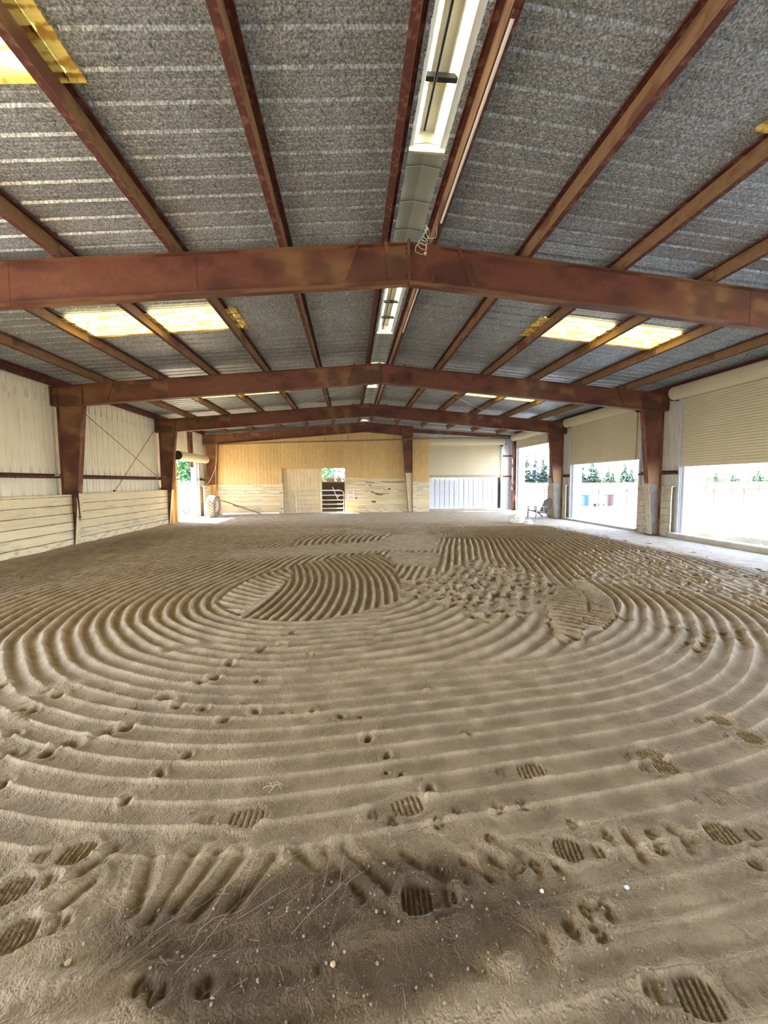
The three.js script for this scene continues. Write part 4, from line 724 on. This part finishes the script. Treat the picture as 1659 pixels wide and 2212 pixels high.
// two plastic bags
{
  const bag = (label, pos, s, seed) => {
    const t = thing('plastic_bag', label, 'bag', pos, 0, 'plastic bags on the sand'), g = new THREE.IcosahedronGeometry(1, 5), p = g.attributes.position;
    for (let i = 0; i < p.count; i++) { const v = V(p.getX(i), p.getY(i), p.getZ(i)), n = 0.75 + 0.45 * fbm(v.x * 2.2 + seed, v.y * 2.2 + v.z * 1.7, seed, 4) + 0.1 * Math.abs(Math.sin(v.x * 7 + v.y * 5 + seed)); v.multiplyScalar(n); p.setXYZ(i, v.x * s[0], Math.max(-0.02, (v.y + 0.55) * s[1]), v.z * s[2]); }
    g.computeVertexNormals(); part('bag_film', g, M.bag, t);
    part('knot', [new THREE.ConeGeometry(0.06, 0.12, 8, 2, true).rotateX(Math.PI).translate(0.1 * s[0] / 0.3, s[1] * 1.45, 0), new THREE.TorusGeometry(0.025, 0.012, 5, 10).rotateX(Math.PI / 2).translate(0.1 * s[0] / 0.3, s[1] * 1.4, 0)], M.bag, t);
  };
  bag('large crumpled white plastic bag lying on the sand near the chair', [6.12, 0, -16.35], [0.34, 0.24, 0.26], 3); bag('small white plastic bag in front of the larger crumpled bag', [6.36, 0, -15.72], [0.19, 0.12, 0.16], 8);
}
// loose straw strands over the damp patch in front
{
  const R = mulberry(44), gs = [], gp = [];
  for (let k = 0; k < 60; k++) {
    const cx = -1.72 + R() * 0.85, cz = -1.8 + R() * 0.32, a = -0.9 + (R() - 0.5) * 1.3, L = 0.05 + R() * 0.16, b = (R() - 0.5) * 0.05, dx = Math.cos(a) * L, dz = Math.sin(a) * L * 0.8, y = (x, z) => floorH(x, z) + 0.003 + R() * 0.006;
    const p = [-1, -0.35, 0.35, 1].map((t) => { const x = cx + dx * t + b * (1 - t * t) * Math.sin(a), z = cz + dz * t + b * (1 - t * t) * Math.cos(a); return [x, y(x, z) + 0.006 * (1 - t * t), z]; });
    (k % 3 ? gs : gp).push(tube(p, 0.00055, 8, 4));
  }
  for (let k = 0; k < 34; k++) { const cx = -1.8 + R() * 0.12, cz = -1.42 + R() * 0.1, L = 0.08 + R() * 0.08, a = -0.75 + (R() - 0.5) * 0.35; gs.push(tube([-1, 0, 1].map((t) => { const x = cx + Math.cos(a) * L * t, z = cz + Math.sin(a) * L * t; return [x, floorH(x, z) + 0.006 + 0.012 * (1 - t * t) * 0.4, z]; }), 0.00055, 6, 4)); }
  const s = thing('straw_strands', 'dry straw strands matted over the dark damp sand in front', 'straw'); s.userData.kind = 'stuff'; part('brown_straw', gs, M.straw, s); part('pale_straw', gp, M.strawPale, s);
  const bits = []; for (let k = 0; k < 120; k++) { const z = -1.1 - Math.pow(R(), 1.6) * 5, x = -0.9 + (R() - 0.5) * 2 * (-z * 0.95), a = R() * 3.14, L = 0.008 + R() * 0.02; bits.push(rod([x - Math.cos(a) * L, floorH(x, z) + 0.006, z - Math.sin(a) * L], [x + Math.cos(a) * L, floorH(x, z) + 0.008, z + Math.sin(a) * L], 0.0011, 4)); }
  single('straw_bits', bits, M.straw, 'scattered short straw bits lying over the raked sand', 'straw', { kind: 'stuff' });
  // crumbs of soil and grit
  const ico = new THREE.IcosahedronGeometry(1, 0), n = 9000, inst = new THREE.InstancedMesh(ico, std({ color: 0xffffff, roughness: 1 }), n), mm = new THREE.Matrix4(), qq = new THREE.Quaternion(), col = new THREE.Color();
  for (let k = 0; k < n; k++) {
    const z = -1.02 - Math.pow(R(), 2.1) * 12, x = -0.9 + (R() - 0.5) * 2 * (-z * 1.0), s = (0.0014 + Math.pow(R(), 5) * 0.007) * (0.8 + -z * 0.12);
    qq.setFromEuler(new THREE.Euler(R() * 6, R() * 6, R() * 6)); mm.compose(V(x, floorH(x, z) + s * 0.3, z), qq, V(s, s * 0.7, s * 0.9)); inst.setMatrixAt(k, mm);
    const t = R(); col.setRGB(...(t < 0.85 ? [0.24 + 0.1 * R(), 0.18 + 0.08 * R(), 0.12 + 0.06 * R()] : [0.3, 0.25, 0.18])); inst.setColorAt(k, col);
  }
  solid(inst); inst.name = 'soil_crumbs'; inst.userData = { label: 'small crumbs of soil and grit scattered on the sand', category: 'soil', kind: 'stuff' }; scene.add(inst);
  for (const [x, z, s, label, c] of [[-0.16 + 0.06, -1.52, 0.008, 'small white pebble beside the tread marks', 0xf2f0e8], [0.27, -1.5, 0.009, 'small pale blue pebble on the sand right of the boot print', 0xcfe0ea], [-1.95, -1.43, 0.011, 'tan stone at the edge of the dark sand', 0xb9a27e], [-0.98, -1.335, 0.01, 'little tan stone below the dark patch', 0xb9a27e]]) {
    const g = new THREE.IcosahedronGeometry(s, 2), p = g.attributes.position; for (let i = 0; i < p.count; i++) { const k = 0.8 + 0.4 * vnoise(p.getX(i) * 200 + 50, p.getY(i) * 200 + p.getZ(i) * 150, 7); p.setXYZ(i, p.getX(i) * k, p.getY(i) * k * 0.8, p.getZ(i) * k); } g.computeVertexNormals();
    const m = single('pebble', g.translate(x, floorH(x, z) + s * 0.4, z), std({ color: c }), label, 'pebble', { group: 'loose pebbles on the sand' });
  }
  { const x0 = -1.36, z0 = -2.22, t = []; for (let k = 0; k < 5; k++) { const a = k * 1.3; t.push(tube([[x0, floorH(x0, z0) + 0.02, z0], [x0 + 0.03 * Math.cos(a), floorH(x0, z0) + 0.035, z0 + 0.02 * Math.sin(a)], [x0 + 0.06 * Math.cos(a + 0.6), floorH(x0, z0) + 0.012, z0 + 0.04 * Math.sin(a + 0.6)]], 0.002, 8, 5)); } single('straw_curl', t, M.strawPale, 'curled pale stalk standing on the furrow behind the long boot print', 'stalk'); }
}

// ------------------------------------------------------------------ the yard seen through the doors
// wheeled bins
function bin(label, pos, m, lid, turn, h = 1.0) {
  const t = thing('wheeled_bin', label, 'bin', pos, turn, 'wheeled bins in the yard');
  const g = new THREE.CylinderGeometry(0.41, 0.33, h * 0.88, 4, 1).rotateY(Math.PI / 4).translate(0, h * 0.5, 0); part('body', g.toNonIndexed(), m, t);
  part('lid', [bx(0.62, 0.05, 0.66, 0, h * 0.96, 0.02, -0.05), bx(0.5, 0.04, 0.5, 0, h * 0.99, 0.02)], lid, t); part('handle', rod([-0.25, h * 0.93, -0.36], [0.25, h * 0.93, -0.36], 0.02), lid, t);
  for (const s of [-1, 1]) part('wheel', new THREE.CylinderGeometry(0.1, 0.1, 0.06, 16).rotateZ(Math.PI / 2).translate(s * 0.28, 0.1, -0.28), M.rubberDark, t);
  return t;
}
{
  const b = bin('blue wheeled bin with round white sticker out in the yard', [17.75, -0.28, -30.3], M.binBlue, M.binTeal, 0.7, 1.0);
  part('sticker', new THREE.CylinderGeometry(0.09, 0.09, 0.01, 20).rotateX(Math.PI / 2).translate(0.05, 0.68, 0.277), M.whitePaint, b);
  bin('brown wheeled bin standing right of the blue bin', [19.6, -0.28, -30.1], M.binBrown, M.binBrown, 0.3, 1.0);
}
{
  const t = thing('hand_truck', 'small dark hand truck between the two yard bins', 'hand truck', [18.75, -0.28, -30.3], 0.5); part('frame', [rod([-0.15, 0.15, 0], [-0.12, 0.7, -0.1], 0.025), rod([0.15, 0.15, 0], [0.12, 0.7, -0.1], 0.025), rod([-0.12, 0.7, -0.1], [0.12, 0.7, -0.1], 0.025)], M.dark, t); part('toe_plate', bx(0.4, 0.02, 0.2, 0, 0.04, 0.12), M.dark, t);
  for (const s of [-1, 1]) part('wheel', new THREE.CylinderGeometry(0.13, 0.13, 0.06, 16).rotateZ(Math.PI / 2).translate(s * 0.22, 0.13, -0.04), M.rubberDark, t);
}
// pipe paddock fence, post by post
function fence(label, a, b, n, h, rails, m, r = 0.05, y0 = -0.28) {
  const t = thing('paddock_fence', label, 'fence', [0, 0, 0]);
  for (let k = 0; k <= n; k++) { const x = mix(a[0], b[0], k / n), z = mix(a[1], b[1], k / n); part('post', rod([x, y0, z], [x, y0 + h + 0.03, z], r, 8), m, t); }
  for (const y of rails) part('rail', rod([a[0], y0 + y, a[1]], [b[0], y0 + y, b[1]], r * 0.8, 6), m, t);
}
fence('nearest rusty pipe fence running across the yard outside the shutters', [16.5, -34.6], [46, -28.2], 13, 1.3, [1.3], M.fenceRust);
fence('second pale pipe fence farther out in the field', [22, -49], [80, -38], 20, 1.3, [1.3, 0.7], M.fenceRust, 0.05, -0.15);
fence('far paddock fence in the dry field', [30, -80], [130, -60], 24, 1.4, [1.4], M.fenceRust, 0.08, 0.0);
// planks and kerbs lying outside the nearest door
for (const [x, z0, z1, h, label, m] of [[10.05, -11.5, -7.2, 0.26, 'long grey timber lying outside the curb at the picture edge', M.concrete], [11.1, -13.0, -6.6, 0.3, 'farther timber edging beyond the grey timber outside', M.concrete]]) { const t = thing('edging_timber', label, 'timber', [x, -0.27, (z0 + z1) / 2]); part('beam', plank(0.16, h, z1 - z0, 0.01).translate(0, h / 2, 0), m, t); for (const k of [-0.4, -0.1, 0.3]) part('stake', bx(0.05, h + 0.06, 0.05, 0.1, h / 2, k * (z1 - z0)), M.post, t); }
// trees
function conifer(seed, H, W) {
  const R = mulberry(seed), pos = [], fol = [];
  const L = 34;
  for (let k = 0; k < L; k++) {
    const u = k / L, y = H * (0.1 + 0.9 * u), rad = W * Math.pow(1 - u, 0.8) * (0.75 + 0.5 * R()), n = Math.max(4, Math.round(11 * (1 - u)) + 3);
    for (let i = 0; i < n; i++) {
      const a = R() * 6.283, l = rad * (0.55 + 0.55 * R()), dr = 0.18 + 0.25 * R(), w = 0.16 * l + 0.1 * W, c = Math.cos(a), s = Math.sin(a);
      for (let q = 0; q < 3; q++) { // sprays along the branch
        const t0 = 0.15 + q * 0.28, t1 = t0 + 0.36, yA = y - dr * l * t0 * t0, yB = y - dr * l * t1 * t1 + (R() - 0.3) * 0.1 * W, ww = w * (1 - 0.25 * q) * (0.7 + 0.6 * R());
        const A = [c * l * t0, yA, s * l * t0], B = [c * l * t1, yB, s * l * t1], mid = [(A[0] + B[0]) / 2, (A[1] + B[1]) / 2 - 0.06 * W, (A[2] + B[2]) / 2];
        const P = [mid[0] - s * ww, mid[1] - 0.1 * W * R(), mid[2] + c * ww], Q = [mid[0] + s * ww, mid[1] - 0.1 * W * R(), mid[2] - c * ww];
        fol.push(...A, ...P, ...B, ...A, ...B, ...Q);
      }
    }
  }
  const g = new THREE.BufferGeometry(); g.setAttribute('position', new THREE.BufferAttribute(new Float32Array(fol), 3)); g.computeVertexNormals();
  return { crown: ready(g), trunk: ready(new THREE.CylinderGeometry(0.02 * H * 0.15, 0.02 * H, H * 0.96, 7).translate(0, H * 0.48, 0)) };
}
{
  const kinds = [conifer(1, 10, 2.3), conifer(2, 10, 2.9), conifer(3, 10, 1.9)];
  // x pixel column turned into a bearing once, then a fixed spot on the ground: [x, z, height, kind]
  const spots = [[62.6, -140, 13.0, 0, "tall dark conifer, first in the gap under the most raised shutter"],
    [66.0, -140, 13.2, 2, "tallest slender conifer, middle of the most raised shutter gap"],
    [69.2, -140, 12.0, 0, "tall conifer, third in the most raised shutter gap"],
    [64.1, -147, 7.6, 1, "bushy conifer between the first two tall ones by the chair"],
    [71.6, -138, 10.0, 2, "thin conifer beside the third column above the chair"],
    [67.8, -148, 5.5, 1, "lowest bushy conifer behind the tall ones above the chair"],
    [75.8, -130, 9.4, 1, "broad conifer beside the pale post of the middle shutter gap"],
    [78.3, -132, 10.5, 0, "tall conifer above the blue bin"],
    [81.3, -130, 9.4, 1, "dense conifer above the hand truck"],
    [84.4, -132, 7.6, 0, "conifer just left of the utility pole"],
    [87.1, -130, 6.7, 1, "conifer just right of the utility pole"],
    [90.1, -132, 5.1, 1, "low conifer in the dip of the middle shutter gap row"],
    [93.0, -130, 8.2, 1, "wide light conifer right of the dip in the row"],
    [96.2, -131, 7.0, 0, "pointed conifer next to the second column"],
    [98.5, -129, 5.1, 1, "low conifer touching the second column edge"],
    [104.5, -115, 5.4, 0, "conifer just right of the pale post at the widest shutter"],
    [112.1, -115, 4.3, 1, "round conifer standing alone under the widest shutter"],
    [117.7, -115, 3.5, 1, "low bushy conifer of a pair under the widest shutter"],
    [119.5, -116, 4.3, 0, "pointed conifer of a pair under the widest shutter"],
    [125.1, -115, 3.6, 1, "bushy conifer left of the largest one at the picture edge"],
    [127.7, -116, 6.1, 0, "largest conifer under the widest shutter, near the picture edge"],
    [129.8, -114, 4.7, 2, "slim last conifer at the picture edge"]];
  for (const [x, z, h, k, label] of spots) { const t = thing('conifer', label, 'tree', [x, 0.85, z], x * 1.7, 'conifers beyond the field'); t.scale.setScalar(h / 10); part('crown', kinds[k].crown, M.needles[k], t); part('trunk', kinds[k].trunk, M.bark, t); }
  const R = mulberry(61);
  const leafy = (label, pos, w, h, m, n) => {
    const t = thing('leafy_tree', label, 'tree', pos, 0, 'leafy trees'), f = [];
    for (let k = 0; k < n; k++) { const a = R() * 6.283, b = Math.acos(2 * R() - 1), r = 0.6 + 0.4 * R(), cx = w * r * Math.sin(b) * Math.cos(a), cy = h * 0.58 + h * 0.44 * r * Math.cos(b), cz = w * r * Math.sin(b) * Math.sin(a), s = 0.12 + 0.22 * R(), e = () => (R() - 0.5) * 2 * s * w * 0.5; f.push(cx + e(), cy + e(), cz + e(), cx + e(), cy + e(), cz + e(), cx + e(), cy + e(), cz + e()); }
    const g = new THREE.BufferGeometry(); g.setAttribute('position', new THREE.BufferAttribute(new Float32Array(f), 3)); g.computeVertexNormals(); part('crown', g, m, t);
    part('trunk', [rod([0, -0.1, 0], [0, h * 0.6, 0], w * 0.09, 8, w * 0.05), rod([0, h * 0.4, 0], [w * 0.4, h * 0.75, 0.1], w * 0.05, 6, w * 0.02)], M.bark, t);
  };
  leafy('bright green leafy tree seen at the near side of the sunny doorway', [-22.8, 0, -52], 2.6, 9.5, M.leaf[0], 2200); leafy('dense blue-green leafy tree filling the sunny doorway', [-20.6, 0, -55], 3.2, 10, M.leaf[1], 2600); leafy('leafy tree beyond the pale jamb of the sunny doorway', [-17.0, 0, -58], 4.0, 8, M.leaf[1], 2000);
  leafy('bright leafy tree seen through the gap above the gate', [-6.3, 0, -70], 3.2, 7.5, M.leaf[0], 1600); leafy('purple-green tree at the right of the gap above the gate', [-2.7, 0, -62], 1.6, 6, M.leaf[1], 900);
}
// low far hedge line at the horizon
{ const R = mulberry(71), f = []; for (let k = 0; k < 5000; k++) { const t = R(), x = mix(60, 300, t), z = mix(-230, -90, t) + (R() - 0.5) * 8, y = 0.8 + R() * (1.6 + 1.6 * vnoise(t * 30, 1, 3)), e = () => (R() - 0.5) * 2.2; f.push(x + e(), y + e() * 0.5, z + e(), x + e(), y + e() * 0.5, z + e(), x + e(), y + e() * 0.5, z + e()); } const g = new THREE.BufferGeometry(); g.setAttribute('position', new THREE.BufferAttribute(new Float32Array(f), 3)); g.computeVertexNormals(); single('far_hedge', g, M.leaf[0], 'low green hedge line along the far edge of the field', 'hedge', { kind: 'stuff' }); }
single('yard_pole', rod([77.7, -0.2, -150], [77.7, 9, -150], 0.18, 8), M.pipe, 'thin grey utility pole among the conifers', 'pole');
{ const t = thing('shade_roof', 'flat shade roof corner seen through the most raised shutter gap', 'shade roof', [15.4, 0, -40.5]); part('roof_deck', [bx(4.6, 0.16, 4, 0, 3.05, 0, 0, 0, -0.02)], M.pipe, t); for (const [a, b] of [[-2.1, -1.8], [-2.1, 1.8]]) part('post', rod([a, -0.2, b], [a, 3, b], 0.06), M.pipe, t); }
// left yard
{
  const f = thing('picket_fence', 'grey picket fence beyond the sunny doorway', 'fence', [-20, 0, -44]); for (let k = 0; k < 26; k++) part('picket', bx(0.12, 0.95, 0.03, -4.5 + k * 0.36, 1.0, 0), M.cable, f); part('rail', [bx(9.4, 0.08, 0.06, 0, 1.25, 0.03), bx(9.4, 0.08, 0.06, 0, 0.7, 0.03)], M.post, f); for (const x of [-4.4, 0, 4.4]) part('post', bx(0.14, 1.6, 0.14, x, 0.75, -0.05), M.post, f);
  fence('rusty pipe pen rail standing near the sunny doorway', [-15.5, -32.5], [-11.5, -31.5], 2, 1.15, [1.15, 0.6], M.fenceRust, 0.03, -0.05);
  const c = thing('garden_cart', 'small cart with bent frame just outside the sunny doorway', 'cart', [-11.2, -0.05, -24.5], 0.4); part('frame', [tube([[-0.8, 0.1, 0], [-0.3, 0.42, 0], [0.2, 0.46, 0], [0.7, 0.3, 0]], 0.03, 20), tube([[-0.5, 0.02, 0.3], [-0.2, 0.2, 0.3], [0.1, 0.02, 0.3], [0.4, 0.3, 0.3]], 0.025, 20)], M.cable, c); part('upright', [rod([-0.5, 0.3, 0], [-0.6, 0.85, 0], 0.04), rod([0.1, 0.45, 0], [0.05, 0.9, 0], 0.04)], M.cable, c); part('wheel', new THREE.TorusGeometry(0.16, 0.035, 6, 18).translate(0.55, 0.2, 0.1), M.rubberDark, c);
}
// dark pen behind the gate
{
  const t = thing('low_shelter', 'low roofed timber shelter behind the end gate', 'shelter', [-2.2, 0, -26.9]);
  part('back_wall', span(-3.4, 4.2, -0.1, 1.78, -2.5, -2.4), M.timber, t); for (const x of [-3.4, 4.1]) part('side_wall', span(x, x + 0.1, -0.1, 1.78, -2.4, 2.3), M.timber, t);
  part('shelter_roof', span(-3.5, 4.3, 1.78, 1.84, -2.6, 2.45), M.timber, t); part('shelter_floor', span(-3.3, 4.1, -0.1, -0.01, -2.4, 2.6), M.timber, t);
  part('front_post', span(-0.5, -0.4, -0.1, 3.3, 2.2, 2.3), M.timber, t); part('front_post', span(1.2, 1.28, -0.1, 1.78, 2.2, 2.3), M.timber, t);
  part('roof_rail', span(-3.4, 4.2, 1.98, 2.04, 1.2, 1.26), M.timber, t); for (const [x, w] of [[-0.2, 0.5], [0.45, 0.3], [0.95, 0.3]]) part('feed_tub', span(x, x + w, 1.84, 2.1, 0.8, 1.2), M.timber, t);
  const s = single('leaning_rake', [rod([-1.62, 0.75, -23.75], [-1.95, 1.5, -23.9], 0.014, 6), bx(0.1, 0.03, 0.03, -1.6, 0.95, -23.75)], M.gate, 'pale tool handle slanting behind the gate bars', 'tool');
}

renderer.render(scene, camera);
